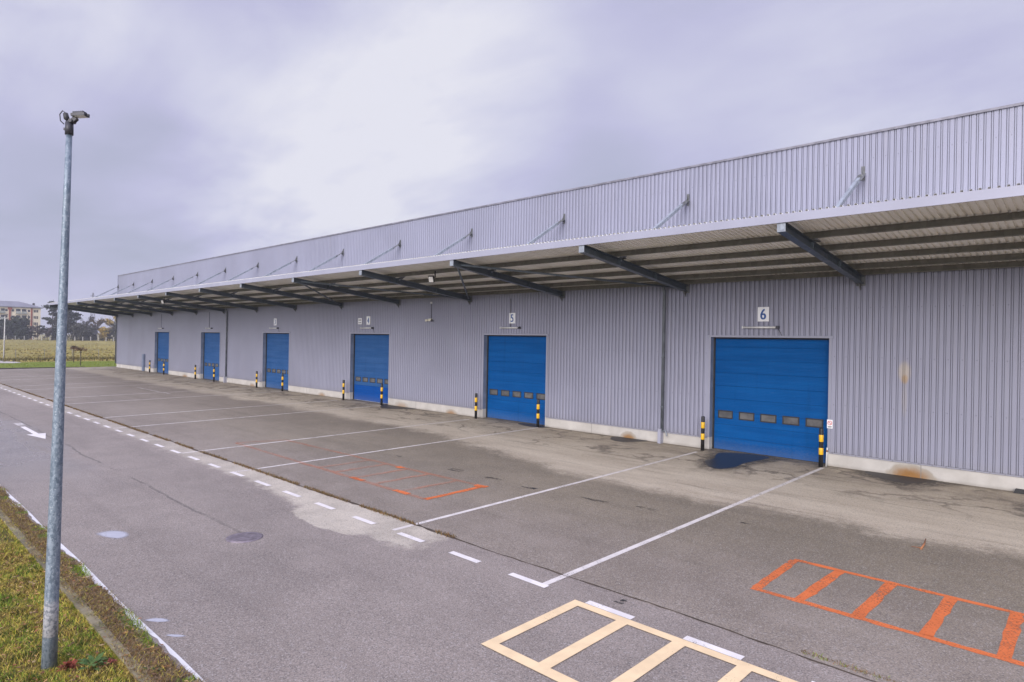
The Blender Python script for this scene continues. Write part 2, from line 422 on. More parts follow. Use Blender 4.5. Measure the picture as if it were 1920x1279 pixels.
t = mat('land'); p = t.pos(); px, py, pz = t.sep(p)
n1 = t.noise(p, .06, 5); n2 = t.noise(p, 1.4, 5, .65); n3 = t.noise(t.scale(p, (.25, .08, 1)), .6, 4)
field = t.mix(t.step(n1, .35, .65), (.235, .20, .062), (.315, .265, .085))
field = t.mix(t.m('MULTIPLY', t.step(n3, .5, .7), .6), field, (.165, .15, .065))
field = t.mix(t.m('MULTIPLY', t.step(n2, .5, .75), .5), field, (.12, .10, .05))
lawn = t.mix(t.step(n2, .3, .7), (.125, .165, .022), (.18, .215, .035))
verge = t.mix(t.step(n2, .35, .65), (.075, .065, .025), (.17, .15, .045))
farm = t.step(t.m('ADD', px, t.m('MULTIPLY', n2, 4)), -101.5, -103.5)
col = t.mix(farm, lawn, field)
col = t.mix(t.step(py, -18.8, -19.2), col, t.mix(t.step(px, -60, -30), lawn, verge))
t.out(col, .95, 0, t.bump(n2, .6, .06), .15)

def paint(name, col, cover0, cover1, sc=38, patch=2.5, top=1.0, fade=False):
    t = mat(name); p = t.pos()
    a = t.m('ADD', t.m('MULTIPLY', t.noise(p, sc, 3, .6), .6), t.m('MULTIPLY', t.noise(p, patch, 4), .4))
    tr = t.n('ShaderNodeBsdfTransparent')
    c = t.mix(t.step(t.noise(p, 3.5, 4), .3, .7), tuple(x_*.86 for x_ in col), col)
    b = t.n('ShaderNodeBsdfPrincipled', {'Base Color': c, 'Roughness': .65, 'Specular IOR Level': .3})
    mx = t.n('ShaderNodeMixShader'); fac = t.m('MULTIPLY', t.step(a, cover0, cover1), top)
    if fade: fac = t.m('MULTIPLY', fac, t.n('ShaderNodeAttribute', attribute_name='fade').outputs['Fac'])
    t.set(mx.inputs[0], fac)
    t.t.links.new(tr.outputs[0], mx.inputs[1]); t.t.links.new(b.outputs[0], mx.inputs[2])
    o = t.n('ShaderNodeOutputMaterial'); t.t.links.new(mx.outputs[0], o.inputs[0])
paint('white_line', (.70, .655, .63), .34, .48)
paint('white_line_fresh', (.78, .74, .73), .31, .41)
paint('white_line_worn', (.62, .585, .57), .40, .56, 30, 1.2)
paint('white_edge', (.74, .73, .74), .30, .36, 26, 2.2)
paint('white_patch', (.52, .53, .60), .24, .44, 14, 5, .85, True)
paint('cream_paint', (.82, .63, .39), .285, .375, 52, 2.6)
paint('orange_paint', (.70, .18, .055), .30, .52, 30, 1.5, .92)
paint('orange_worn', (.64, .23, .12), .30, .66, 26, .9, .5)
def puddle(name, c, rough, spec):
    t = mat(name); p = t.pos()
    t.out(c, rough, 0, None, spec)
puddle('water_film', (.03, .032, .037), .32, .15)
puddle('damp', (.06, .055, .052), .55, .2)
paint('damp_margin', (.11, .098, .085), .30, .62, 9, 3.5, .8, True)
simple('concrete', (.21, .185, .125), .95, 0, .45, 2.5, .2, .4)
simple('kerb_dark', (.075, .07, .065), .9, 0, .3, 2)
simple('gravel_path', (.42, .39, .37), .9, 0, .15, .4)
simple('iron', (.235, .20, .225), .45, .4, .3, 9)

# ------------------------------------------------------------------ ground
def axis(*bands):
    out = []
    for a, b, n in bands: out += [a + (b-a)*i/n for i in range(n)]
    return out + [bands[-1][1]]
xs = axis((-4000,-600,6), (-600,-90,40), (-90,60,30), (60,4000,6))
ys = axis((-4000,-60,5), (-60,0,24), (0,120,16), (120,4000,6))
mb = MB()
rr = random.Random(3)
for y in ys:
    for x in xs:
        z = (gz(max(y, -60)) if y < 0 else 0.0) - .05
        if y < -19.6 and x > -86: z = gz(max(y, -60)) - .02
        if x < -120 and x > -900: z += rr.uniform(-.12, .2)
        if x < -300: z += .45
        mb.v.append((x, y, z))
nx = len(xs)
for j in range(len(ys)-1):
    for i in range(nx-1): mb._f(j*nx+i, j*nx+i+1, (j+1)*nx+i+1, (j+1)*nx+i)
mb.build('ground', M['land'], kind='structure')

def sheet(name, x0, x1, y0, y1, m_, dz, **kw):
    b = MB(); b.quad((x0,y0,G*y0+dz), (x1,y0,G*y0+dz), (x1,y1,G*y1+dz), (x0,y1,G*y1+dz))
    return b.build(name, m_, kind='structure', **kw)
JY = -13.45
sheet('road', -85.6, 60, -19.42, JY, M['road_asphalt'], 0)
sheet('loading_yard', -85.6, 60, JY, .30, M['yard_asphalt'], 0)

def rect(b, x0, x1, y0, y1, dz):
    b.quad((x0,y0,G*y0+dz), (x1,y0,G*y0+dz), (x1,y1,G*y1+dz), (x0,y1,G*y1+dz))
D1, D2, D3 = .004, .008, .012

# dashed line, one painted dash after another
k = 0
xr = -6.72 + 1.63*8
while xr > -84:
    b = MB(); jx = rr.uniform(-.03, .03); ln = .8 + rr.uniform(-.03, .03)
    rect(b, xr-ln+jx, xr+jx, -14.13, -14.0, D2)
    b.build('road_dash', M['white_line_fresh'], kind='structure')
    xr -= 1.63
# stall lines in pairs in front of each door
for k in range(0, 6):
    for x_, yend in ((-11.0-12*k, -.85), (-6.85-12*k, -.5)):
        b = MB(); ycur = -14.02
        while ycur < yend-.01:
            y2 = min(ycur+1.1, yend)
            rect(b, x_-.06, x_+.06, ycur, y2, D1); ycur = y2
        b.build('stall_line', M['white_line'], kind='structure')
# faded yard lines that cross the stalls far down the yard
for pts in (((-52.6,-6.9), (-45.6,-6.9)),):
    b = MB(); (xa, ya), (xb, yb) = pts
    b.quad((xa,ya-.05,G*ya+D2), (xb,yb-.05,G*yb+D2), (xb,yb+.05,G*yb+D2), (xa,ya+.05,G*ya+D2))
    b.build('stall_line', M['white_line_worn'], kind='structure')
# cream ladder, orange ladder, faded orange ladder
b = MB(); xe = 4.6
rect(b, -6.1, xe, -16.16, -15.985, D3); rect(b, -6.1, xe, -14.30, -14.145, D3)
rect(b, -6.1, -5.93, -15.985, -14.30, D3)
for q in range(12): rect(b, -5.235+.90*q, -5.045+.90*q, -15.985, -14.30, D3)
b.build('cream_ladder_marking', M['cream_paint'], kind='structure')
b = MB()
def wob_line(b, a, c, wd, dz, jit=.02, n=14):
    ax, ay = a; cx, cy = c; L = math.hypot(cx-ax, cy-ay); nx_, ny_ = -(cy-ay)/L, (cx-ax)/L
    prev = None
    for i in range(n+1):
        f_ = i/n; x_, y_ = ax+(cx-ax)*f_, ay+(cy-ay)*f_; o = rr.uniform(-jit, jit); h = wd/2*rr.uniform(.85, 1.2)
        p1 = (x_+nx_*(o+h), y_+ny_*(o+h)); p2 = (x_+nx_*(o-h), y_+ny_*(o-h))
        q = [(p1[0], p1[1], G*p1[1]+dz), (p2[0], p2[1], G*p2[1]+dz)]
        if prev: b.quad(prev[1], q[1], q[0], prev[0])
        prev = q
wob_line(b, (-4.36,-11.70), (3.5,-11.66), .125, D1, .008, 60); wob_line(b, (-4.36,-9.82), (3.5,-9.80), .12, D1, .008, 60)
for xr_ in (-4.30, -3.62, -2.79, -1.93, -1.06, -.2, .66, 1.52, 2.38): wob_line(b, (xr_,-11.64), (xr_+rr.uniform(-.04,.06),-9.87), .16, D1, .012, 8)
b.build('orange_ladder_marking', M['orange_paint'], kind='structure')
b = MB()
wob_line(b, (-23.8,-11.85), (-18.6,-11.92), .12, D2, .02, 24); wob_line(b, (-23.2,-10.2), (-18.6,-10.12), .11, D2, .02, 24)
wob_line(b, (-23.8,-11.85), (-23.2,-10.2), .12, D2, .02, 8)
wob_line(b, (-18.6,-11.92), (-12.52,-11.97), .14, D2, .02, 30); wob_line(b, (-18.6,-10.12), (-12.5,-10.0), .13, D2, .02, 30)
for xr_ in (-17.7, -16.8, -15.75, -14.75, -13.55): wob_line(b, (xr_,-11.86), (xr_+.06,-10.1), .13, D3, .03, 10)
b.build('faded_orange_marking', M['orange_worn'], kind='structure')
b = MB(); wob_line(b, (-12.5,-11.97), (-12.5,-10.0), .16, D2, .015, 10); wob_line(b, (-12.75,-10.05), (-12.35,-10.0), .2, D3, .02, 3)
wob_line(b, (-15.9,-11.93), (-15.3,-11.93), .16, D3, .02, 4); wob_line(b, (-13.8,-11.95), (-13.2,-11.95), .16, D3, .02, 4)
wob_line(b, (-16.2,-10.1), (-15.9,-10.1), .2, D3, .02, 3)
b.build('faded_orange_marking', M['orange_paint'], kind='structure')
# white arrow on the road
b = MB(); ya = -16.62
rect(b, -33.9, -31.2, ya-.085, ya+.085, D1)
b.poly([(-31.2,ya-.32,G*(ya-.32)+D1), (-29.5,ya,G*ya+D1), (-31.2,ya+.32,G*(ya+.32)+D1)])
b.build('road_arrow', M['white_line_fresh'], kind='structure')
b = MB(); rect(b, -35.4, -34.3, ya-.1, ya+.2, D1); b.build('road_arrow', M['white_line_worn'], kind='structure')
# white painted edge of the road with a ragged verge side
b = MB(); xq = -85.0; prev = None
while xq < 14:
    yin = -19.06 + .01*math.sin(xq*1.3); wd = max(.012, .05 + .055*math.sin(xq*.73)*math.sin(xq*2.1+.6) + rr.uniform(-.02, .025)) + (.05 if -12.9 < xq < -10.9 else 0)
    q = [(xq, yin-wd, G*(yin-wd)+D1), (xq, yin, G*yin+D1)]
    if prev: b.quad(prev[0], q[0], q[1], prev[1])
    prev = q; xq += .14
b.build('road_edge_line', M['white_edge'], kind='structure')

def blob(name, pts, m_, dz, n=40):
    # smooth closed outline through the points
    b = MB(); N = len(pts); out = []
    for i in range(N):
        p0, p1, p2, p3 = (Vector(pts[(i+j-1) % N]) for j in range(4))
        for s_ in range(6):
            u = s_/6
            out.append(.5*((2*p1) + (p2-p0)*u + (2*p0-5*p1+4*p2-p3)*u*u + (3*p1-p0-3*p2+p3)*u**3))
    if name not in ('white_patch', 'damp_margin'):
        b.poly([(q.x, q.y, G*min(q.y, 0)+dz) for q in out])
        return b.build(name, m_, kind='structure')
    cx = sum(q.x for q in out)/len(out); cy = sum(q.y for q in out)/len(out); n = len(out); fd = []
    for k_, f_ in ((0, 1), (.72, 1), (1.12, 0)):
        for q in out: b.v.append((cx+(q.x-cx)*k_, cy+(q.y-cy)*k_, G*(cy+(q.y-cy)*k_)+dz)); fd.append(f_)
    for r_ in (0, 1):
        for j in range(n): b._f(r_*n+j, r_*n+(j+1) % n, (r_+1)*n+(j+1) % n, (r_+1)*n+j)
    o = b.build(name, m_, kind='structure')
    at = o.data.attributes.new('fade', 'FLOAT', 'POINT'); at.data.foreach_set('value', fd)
    return o
blob('damp_margin', [(-9.5,-3.3), (-10.2,-2.5), (-10.35,-1.6), (-10.6,-.9), (-10.6,-.35), (-9.6,.12), (-8.2,.12), (-8.3,-.6), (-8.5,-1.7), (-8.5,-2.6), (-9.0,-3.5)], M['damp_margin'], .006)
blob('damp_margin', [(-5.95,-.02), (-5.75,-.8), (-5.0,-1.3), (-4.4,-1.5), (-3.8,-1.0), (-3.3,-.02)], M['damp_margin'], .006)
blob('puddle', [(-9.55,-2.9), (-10.0,-2.2), (-9.98,-1.6), (-10.25,-.9), (-10.3,-.35), (-9.6,.1), (-8.8,.1), (-8.75,-.6), (-8.9,-1.7), (-8.85,-2.5), (-9.1,-3.1)], M['water_film'], D2)
blob('puddle', [(-5.65,-.02), (-5.45,-.6), (-5.0,-.95), (-4.5,-1.12), (-4.15,-.75), (-3.9,-.02)], M['damp'], D2)
blob('puddle', [(-14.95,-.02), (-14.9,-.6), (-14.3,-1.05), (-13.75,-.65), (-13.55,-.02)], M['damp'], D2)
blob('puddle', [(-31.0,-.02), (-30.6,-.7), (-29.6,-1.3), (-28.7,-.8), (-28.2,-.02)], M['damp'], D2)
blob('puddle', [(-20.3,.1), (-20.2,-.35), (-19.3,-.55), (-18.7,-.4), (-18.75,.1)], M['damp'], D2)
blob('white_patch', [(-14.98,-18.42), (-14.6,-18.36), (-14.32,-18.2), (-14.38,-18.02), (-14.7,-17.98), (-15.0,-18.15)], M['white_patch'], D1)  # whitish patches on the road, fading out at their edges
blob('white_patch', [(-10.0,-19.03), (-9.82,-18.93), (-9.72,-18.8), (-9.84,-18.8), (-9.98,-18.92)], M['white_patch'], D1)
blob('white_patch', [(-9.3,-18.98), (-9.15,-18.9), (-9.08,-18.8), (-9.16,-18.82), (-9.28,-18.92)], M['white_patch'], D1)
# tyre scuffs and tar spots
simple('tar', (.03, .028, .027), .6)
for (x_, y_, l, w_) in ((-14.65,-9.12,.5,.1), (-13.04,-9.12,.45,.09), (-11.54,-9.15,.4,.12), (-9.55,-9.0,.7,.06), (-8.2,-8.75,.42,.05), (-5.57,-13.7,.13,.1), (-6.0,-8.2,.25,.04), (-17.6,-9.0,.25,.06)):
    b = MB()
    for q in range(5):
        xa = x_+rr.uniform(-l/2, l/2); yb = y_+rr.uniform(-w_, w_); wob_line(b, (xa-l*.25, yb), (xa+l*.25, yb+rr.uniform(-.05,.05)), w_*.35, D1+.0006*q, .015, 5)
    b.build('tar_spot', M['tar'], kind='structure')
b = MB()   # opened joint between road and yard
xq = -84.0; prev = None
while xq < 10:
    y0 = JY + .03*math.sin(xq*.9)+rr.uniform(-.015,.015); wd = rr.uniform(.006,.03) if xq > -9.5 else rr.uniform(.015,.06)
    q = [(xq, y0-wd, G*y0+D1), (xq, y0+wd, G*y0+D1)]
    if prev: b.quad(prev[0], q[0], q[1], prev[1])
    prev = q; xq += .22
simple('joint_dirt', (.075, .055, .04), .95, 0, .4, 6)
b.build('joint_seam', M['joint_dirt'], kind='structure')
# kerbs
b = MB()
for i in range(100):
    x0 = -86+i; b.box(x0+.006, x0+.994, -19.6, -19.48, gz(-19.5)-.2, gz(-19.5)+.035+rr.uniform(-.008,.008))
b.build('kerb', M['concrete'], kind='structure')
b = MB(); b.box(-85.75, -85.6, -19.6, -2.6, -.4, .02); b.build('kerb', M['kerb_dark'], kind='structure')
b = MB(); b.poly([(x_, y_, gz(y_)-.03) for x_, y_ in ((-118,-12), (-103.6,-9.4), (-101.6,-6.6), (-103,-5.7), (-118,-6.6))])
b.build('path', M['gravel_path'], kind='structure')

# ------------------------------------------------------------------ warehouse
WX0, WX1 = -83.75, 14.0
HD, HP, HT = 4.11, .44, 10.5
PIT = .17
wh = thing('warehouse', 'long grey corrugated metal warehouse with blue dock doors under a lean-to canopy', 'warehouse', (-34, 0, 0))

def ribbed(b, x0, x1, z0, z1, depth=.05, y0=0.0):
    pts = [(x0, y0)]
    k0 = math.floor(x0/PIT)-1
    g = k0*PIT
    while g < x1:
        grp = ((-.037, 0), (-.0365, depth), (-.0155, depth), (-.015, .004), (.014, .004), (.0145, depth), (.0285, depth), (.029, 0))
        if x0+.05 < g < x1-.05: pts += [(g+ox, y0+oy) for ox, oy in grp]
        g += PIT
    pts.append((x1, y0))
    i = len(b.v)
    for x_, y_ in pts: b.v += [(x_, y_, z0), (x_, y_, z1)]
    for q in range(len(pts)-1): b._f(i+2*q, i+2*q+2, i+2*q+3, i+2*q+1)
b = MB()
edges = [(-10.95-12*k, -6.88-12*k) for k in range(6)]
cur = WX0
for xl, xr_ in reversed(edges):
    ribbed(b, cur, xl-.07, HP+.01, HD+.07); cur = xr_+.07
ribbed(b, cur, WX1, HP+.01, HD+.07)
ribbed(b, WX0, WX1, HD+.07, HT)
b.build('wall', M['cladding'], wh)
b = MB(); cur = WX0
def plinth_piece(b, x0, x1):
    b = MB(); b.box(x0, x1, -.012, .3, -.3, HP); b.build('plinth', M['plinth'], wh)
def drip_piece(x0, x1):
    b = MB(); b.box(x0, x1, -.045, -.013, HP-.035, HP+.008); b.build('drip_flashing', M['flashing'], wh)
for xl, xr_ in reversed(edges): plinth_piece(b, cur-(.075 if cur > WX0+1 else 0), xl); drip_piece(cur, xl-.075); cur = xr_+.075
plinth_piece(b, cur-.075, WX1); drip_piece(cur, WX1)
b = MB(); b.box(WX0-.06, WX1, -.05, .4, HT-.02, HT+.05); b.build('coping', M['coping'], wh)
b = MB(); b.box(WX0, WX1, .6, 42, -.2, HT-.15); b.box(WX0, WX0+.04, .07, .6, -.2, HT-.02)
b.box(WX0+.05, WX1, .06, .59, HD+.3, HT-.02)
b.build('building_body', M['body_panel'], wh)
b = MB(); b.box(WX0-.05, WX0-.002, -.05, .3, HP, HT); b.build('corner_flashing', M['flashing'], wh)

# dock doors, each with reveal, frame flashing and a row of windows
ROWP = .47
def dock_door(k, xl, xr_):
    DY = .28
    name_m = {0: 'door_blue', 1: 'door_blue'}.get(k, 'door_blue_old')
    b = MB()
    z = .0; i = 0
    while z < HD+.02:
        z2 = min(z+ROWP, HD+.05)
        b.cur = 1 if (k == 3-1 and i < 2) else 0
        za, zb = z+.003, z2-.003
        # slab with chamfered long edges
        prof = [(DY+.05, za), (DY+.003, za), (DY, za+.006), (DY, zb-.006), (DY+.003, zb), (DY+.05, zb)]
        q0 = len(b.v)
        for (y_, z_) in prof: b.v += [(xl+.01, y_, z_), (xr_-.01, y_, z_)]
        for q in range(5): b._f(q0+2*q, q0+2*q+1, q0+2*q+3, q0+2*q+2)
        z = z2; i += 1
    b.cur = 0
    b.quad((xl, DY+.045, 0), (xr_, DY+.045, 0), (xr_, DY+.045, HD+.05), (xl, DY+.045, HD+.05))
    d_ = b.build('dock_door', [M[name_m], M['door_blue_new']], wh)
    for cx in (.47, 1.26, 2.035, 2.80, 3.565):
        b = MB(); x0, x1, z0, z1 = xl+cx-.28, xl+cx+.28, 1.155, 1.445
        b.cur = 0
        fw = .038
        b.box(x0, x1, DY-.016, DY-.001, z0, z0+fw); b.box(x0, x1, DY-.016, DY-.001, z1-fw, z1)
        b.box(x0, x0+fw, DY-.016, DY-.001, z0+fw, z1-fw); b.box(x1-fw, x1, DY-.016, DY-.001, z0+fw, z1-fw)
        b.cur = 1
        b.quad((x0+fw, DY-.006, z0+fw), (x1-fw, DY-.006, z0+fw), (x1-fw, DY-.006, z1-fw), (x0+fw, DY-.006, z1-fw))
        b.build('window', [M['rubber'], M['pane']], d_)
    b = MB(); b.box(xl+.01, xr_-.01, DY-.01, DY+.05, -.03, .022); b.build('bottom_seal', M['galvanised' if k == 2 else 'rubber'], d_)
    # reveal: side linings and soffit of the opening
    def one(nm, m_, *bx_):
        b = MB(); b.box(*bx_); b.build(nm, M[m_], wh)
    one('reveal_lining', 'reveal_paint', xl-.03, xl, .002, DY+.3, HP+.001, HD); one('reveal_lining', 'reveal_paint', xr_, xr_+.03, .002, DY+.3, HP+.001, HD)
    one('soffit', 'reveal_paint', xl-.03, xr_+.03, .002, DY+.3, HD, HD+.06)
    one('guide_rail', 'rubber', xl, xl+.05, DY-.06, DY-.003, 0, HD-.001); one('guide_rail', 'rubber', xr_-.05, xr_, DY-.06, DY-.003, 0, HD-.001)
    one('top_seal', 'rubber', xl+.05, xr_-.05, DY-.04, DY-.003, HD-.05, HD-.001)
    one('jamb_flashing', 'flashing', xl-.085, xl-.001, -.022, .001, HP+.01, HD); one('jamb_flashing', 'flashing', xr_+.001, xr_+.085, -.022, .001, HP+.01, HD)
    one('lintel_flashing', 'flashing', xl-.13, xr_+.13, -.035, .001, HD+.001, HD+.075)
for k, (xl, xr_) in enumerate(edges): dock_door(k, xl, xr_)

# canopy: beams, purlins, deck, fascia, tie rods, braces
BS = .116
def zb(y): return 5.815 - BS*y           # underside of a beam (y<0)
YT = -6.507
BX = [-5.977-6*k for k in range(-2, 13)] + [-83.55]
def ibeam(b, x_):
    y0, y1 = -.04, YT; H_, Wf, tf, tw = .235, .20, .014, .012
    def slab(xa, xb, za, zc):
        b.hexa([(xa,y1,zb(y1)+za), (xb,y1,zb(y1)+za), (xb,y0,zb(y0)+za), (xa,y0,zb(y0)+za),
                (xa,y1,zb(y1)+zc), (xb,y1,zb(y1)+zc), (xb,y0,zb(y0)+zc), (xa,y0,zb(y0)+zc)])
    slab(x_-Wf/2, x_+Wf/2, 0, tf); slab(x_-Wf/2, x_+Wf/2, H_-tf, H_); slab(x_-tw/2, x_+tw/2, tf, H_-tf)
    for yy in (-4.55, -2.3):
        for sgn in (-1, 1):
            xa, xb = sorted((x_+sgn*tw/2, x_+sgn*(Wf/2-.004)))
            b.hexa([(xa,yy-.006,zb(yy)+tf), (xb,yy-.006,zb(yy)+tf), (xb,yy+.006,zb(yy)+tf), (xa,yy+.006,zb(yy)+tf),
                    (xa,yy-.006,zb(yy)+H_-tf), (xb,yy-.006,zb(yy)+H_-tf), (xb,yy+.006,zb(yy)+H_-tf), (xa,yy+.006,zb(yy)+H_-tf)])
PY = [-.19, -1.04, -2.21, -3.45, -4.80]
for x_ in BX:
    b = MB(); ibeam(b, x_); o = b.build('canopy_beam', M['beam_steel'], wh)
    b = MB(); b.box(x_-.10, x_+.10, YT-.012, YT-.001, zb(YT)-.003, zb(YT)+.235); b.build('end_plate', M['galvanised'], o)
    b = MB(); b.box(x_-.13, x_+.13, -.039, -.012, zb(0)-.06, zb(0)+.33)
    b.hexa([(x_-.012,-.26,zb(0)-.004+.03), (x_+.012,-.26,zb(0)-.004+.03), (x_+.012,-.04,zb(0)-.20), (x_-.012,-.04,zb(0)-.20),
            (x_-.012,-.26,zb(0)+.026), (x_+.012,-.26,zb(0)+.026), (x_+.012,-.04,zb(0)+.0), (x_-.012,-.04,zb(0)+.0)])
    b.build('wall_bracket', M['bracket_steel'], o)
    for y_ in PY[1:]:
        z_ = zb(y_)+.236; b = MB()
        b.box(x_-.17, x_+.17, y_+.02, y_+.032, z_, z_+.14); b.build('purlin_cleat', M['bracket_steel'], o)
    b = MB(); b.box(x_-.10, x_+.20, -4.52, -4.38, zb(-4.45)+.237, zb(-4.45)+.29); b.build('tie_shoe', M['bracket_steel'], o)
for y_ in PY:
    b = MB(); z_ = zb(y_)+.237; hh = .172
    xa, xb = WX0+.02, WX1
    b.box(xa, xb, y_-.003, y_+.003, z_, z_+hh)
    b.box(xa, xb, y_-.065, y_-.004, z_, z_+.005); b.box(xa, xb, y_+.004, y_+.065, z_+hh-.005, z_+hh)
    b.box(xa, xb, y_-.065, y_-.060, z_+.005, z_+.022)
    b.build('canopy_purlin', M['purlin_steel'], wh)
# corrugated deck with real thickness
b = MB(); pts = []; g = math.floor(WX0/.15)*.15+.15
pts.append((WX0, 0.0))
while g < WX1-.1:
    pts += [(g-.032, 0.0), (g-.02, .04), (g+.02, .04), (g+.032, 0.0)]; g += .15
pts.append((WX1, 0.0))
ya, yb_ = -.02, YT-.02
def zd(y): return zb(y)+.237+.174
for top in (0, 1):
    i = len(b.v)
    for x_, dz_ in pts: b.v += [(x_, ya, zd(ya)+dz_+.006*top), (x_, yb_, zd(yb_)+dz_+.006*top)]
    for q in range(len(pts)-1):
        if top: b._f(i+2*q, i+2*q+2, i+2*q+3, i+2*q+1)
        else: b._f(i+2*q, i+2*q+1, i+2*q+3, i+2*q+2)
b.build('canopy_deck', M['deck'], wh)
b = MB(); zf = 6.78
b.box(WX0-.02, WX1, YT-.05, YT-.024, zf, zf+.205); b.box(WX0-.02, WX1, YT-.024, YT+.06, zf+.17, zf+.205)
b.box(WX0-.02, WX1, YT-.054, YT-.0505, zf+.0, zf+.012)
b.build('canopy_fascia', M['fascia_paint'], wh)
b = MB(); b.hexa([(WX0-.03,YT-.02,zb(YT)+.2), (WX0-.005,YT-.02,zb(YT)+.2), (WX0-.005,-.02,zb(0)+.2), (WX0-.03,-.02,zb(0)+.2),
                  (WX0-.03,YT-.02,zb(YT)+.43), (WX0-.005,YT-.02,zb(YT)+.43), (WX0-.005,-.02,zb(0)+.43), (WX0-.03,-.02,zb(0)+.43)])
b.build('canopy_verge_trim', M['coping'], wh)
b = MB(); b.box(WX0, WX1, -.019, -.012, zd(0)-.02, zd(0)+.13); b.build('wall_flashing_strip', M['flashing'], wh)
for x_ in BX:
    if x_ > 2: continue
    a = Vector((x_, -.10, 9.23)); c = Vector((x_, -4.50, zb(-4.5)+.20))
    s0 = a + (c-a).normalized()*.42
    b = MB(); b.bar(s0, c, .11, .11, (1,0,0)); o = b.build('tie_rod', M['galvanised'], wh)
    b = MB()
    dvec = (c-a).normalized()
    b.box(x_-.05, x_+.05, -.03, -.004, 9.06, 9.50)
    for sg in (-.045, .045):
        off = Vector((sg*1.3, 0, 0)); b.bar(a+off-dvec*.02, a+off+dvec*.55, .014, .10, (1,0,0))
    b.hexa([(x_-.012,-.15,9.15), (x_+.012,-.15,9.15), (x_+.012,-.03,9.08), (x_-.012,-.03,9.08),
            (x_-.012,-.15,9.25), (x_+.012,-.15,9.25), (x_+.012,-.03,9.46), (x_-.012,-.03,9.46)])
    b.tube([a+dvec*.12+Vector((-.07,0,0)), a+dvec*.12+Vector((.07,0,0))], .022, 8)
    b.build('tie_bracket', M['bracket_steel'], o)
def beam_x(k): return -5.977-6*k
for a_, c_ in ((2, 1), (2, 3), (4, 3), (4, 5), (9, 8), (9, 10)):
    b = MB(); b.tube([(beam_x(a_)+(.12 if c_ < a_ else -.12), -6.15, zb(-6.15)+.10), (beam_x(c_)+(.10 if c_ > a_ else -.10), -.25, zb(-.25)+.10)], .04, 8)
    b.build('canopy_brace', M['beam_steel'], wh)

# downpipes belong to the building
for x_, y_, big in ((-12.86, -.10, 1), (-53.37, -.10, 1), (-83.95, -.08, 0)):
    b = MB(); r_ = .06
    b.tube([(x_, y_-.10, 6.12), (x_, y_-.06, 5.98), (x_, y_, 5.8), (x_, y_, .45)], r_, 12)
    for z_ in (1.4, 3.3, 5.2): b.tube([(x_, y_, z_-.02), (x_, y_, z_+.02)], r_+.012, 12); b.box(x_-.01, x_+.01, y_, 0, z_-.015, z_+.015)
    o = b.build('downpipe', M['downpipe_zinc'], wh)
    if big:
        b = MB(); b.box(x_-.11, x_+.02, y_-.13, -.02, gz(-.2)-.02, .56); b.build('downpipe_boot', M['fascia_paint'], o)
        b = MB(); b.tube([(x_+.02, y_-.03, .45), (x_+.16, y_-.03, .52), (x_+.24, y_-.03, .30)], .025, 8); b.build('drain_spout', M['galvanised'], o)

# ------------------------------------------------------------------ bollards
bol = thing('bollard', 'x', 'bollard', (-11.0, -.42, gz(-.42)), 'striped bollards guarding the dock doors')
b = MB(); b.lathe((-11.0,-.42,gz(-.42)), [(.066,-.05), (.066,1.205), (.062,1.228), (.05,1.238)], 20); b.build('post', M['black_paint'], bol)
for z0, z1 in ((.40,.615), (.81,1.03)):
    b = MB(); b.lathe((-11.0,-.42,gz(-.42)), [(.0675,z0), (.0695,z0+.003), (.0695,z1-.003), (.0675,z1)], 20); b.build('yellow_band', M['yellow_paint'], bol)
DN = ['blue door 6, the nearest door', 'blue door 5', 'blue door 4', 'blue door 3', 'the second farthest blue door', 'the farthest blue door']
first = True
for k in range(6):
    for x_, side in ((-11.0-12*k, 'left'), (-6.94-12*k, 'right')):
        o = bol if first else copy_tree(bol)
        first = False
        o.location = (x_, -.42, gz(-.42))
        o['label'] = 'black and yellow bollard %s of %s' % (side, DN[k])

# ------------------------------------------------------------------ number plates and wall fittings
def text_into(b, s_, size, cx, y_, zc, sx=.82):
    cu = bpy.data.curves.new('glyph', 'FONT'); cu.body = s_; cu.size = size; cu.align_x = 'CENTER'; cu.align_y = 'CENTER'; cu.extrude = 0
    to = bpy.data.objects.new('glyph', cu); COL.objects.link(to)
    dg = bpy.context.evaluated_depsgraph_get(); dg.update()
    me = bpy.data.meshes.new_from_object(to.evaluated_get(dg))
    zs = [v.co.y for v in me.vertices]; mid = (min(zs)+max(zs))/2; xs_ = [v.co.x for v in me.vertices]; mx = (min(xs_)+max(xs_))/2
    for sh, dy_ in ((-.012, 0), (0, -.0012), (.012, -.0024)):      # three strikes thicken the stroke
        i = len(b.v)
        b.v += [(cx+sh+(v.co.x-mx)*sx, y_+dy_, zc+(v.co.y-mid)) for v in me.vertices]
        for p_ in me.polygons: b._f(*[i+q for q in p_.vertices])
    bpy.data.objects.remove(to); bpy.data.meshes.remove(me); bpy.data.curves.remove(cu)
for k, dgt in enumerate('6543'):
    cx = -9.035-12*k
    o = thing('number_plate', 'white plate with blue number %s above the %s' % (dgt, ['nearest dock door', 'second nearest dock door', 'third nearest dock door', 'fourth nearest dock door'][k]), 'sign', (cx, 0, 4.67))
    b = MB(); b.box(cx-.195, cx+.195, -.022, -.004, 4.67, 5.17); b.build('plate', M['white_plate'], o)
    b = MB(); text_into(b, dgt, .52, cx, -.028, 4.92); b.build('numeral', M['sign_blue'], o)
LN = ['the nearest door', 'the door numbered 5', 'the door numbered 4', 'the door numbered 3', 'the second farthest door', 'the farthest door']
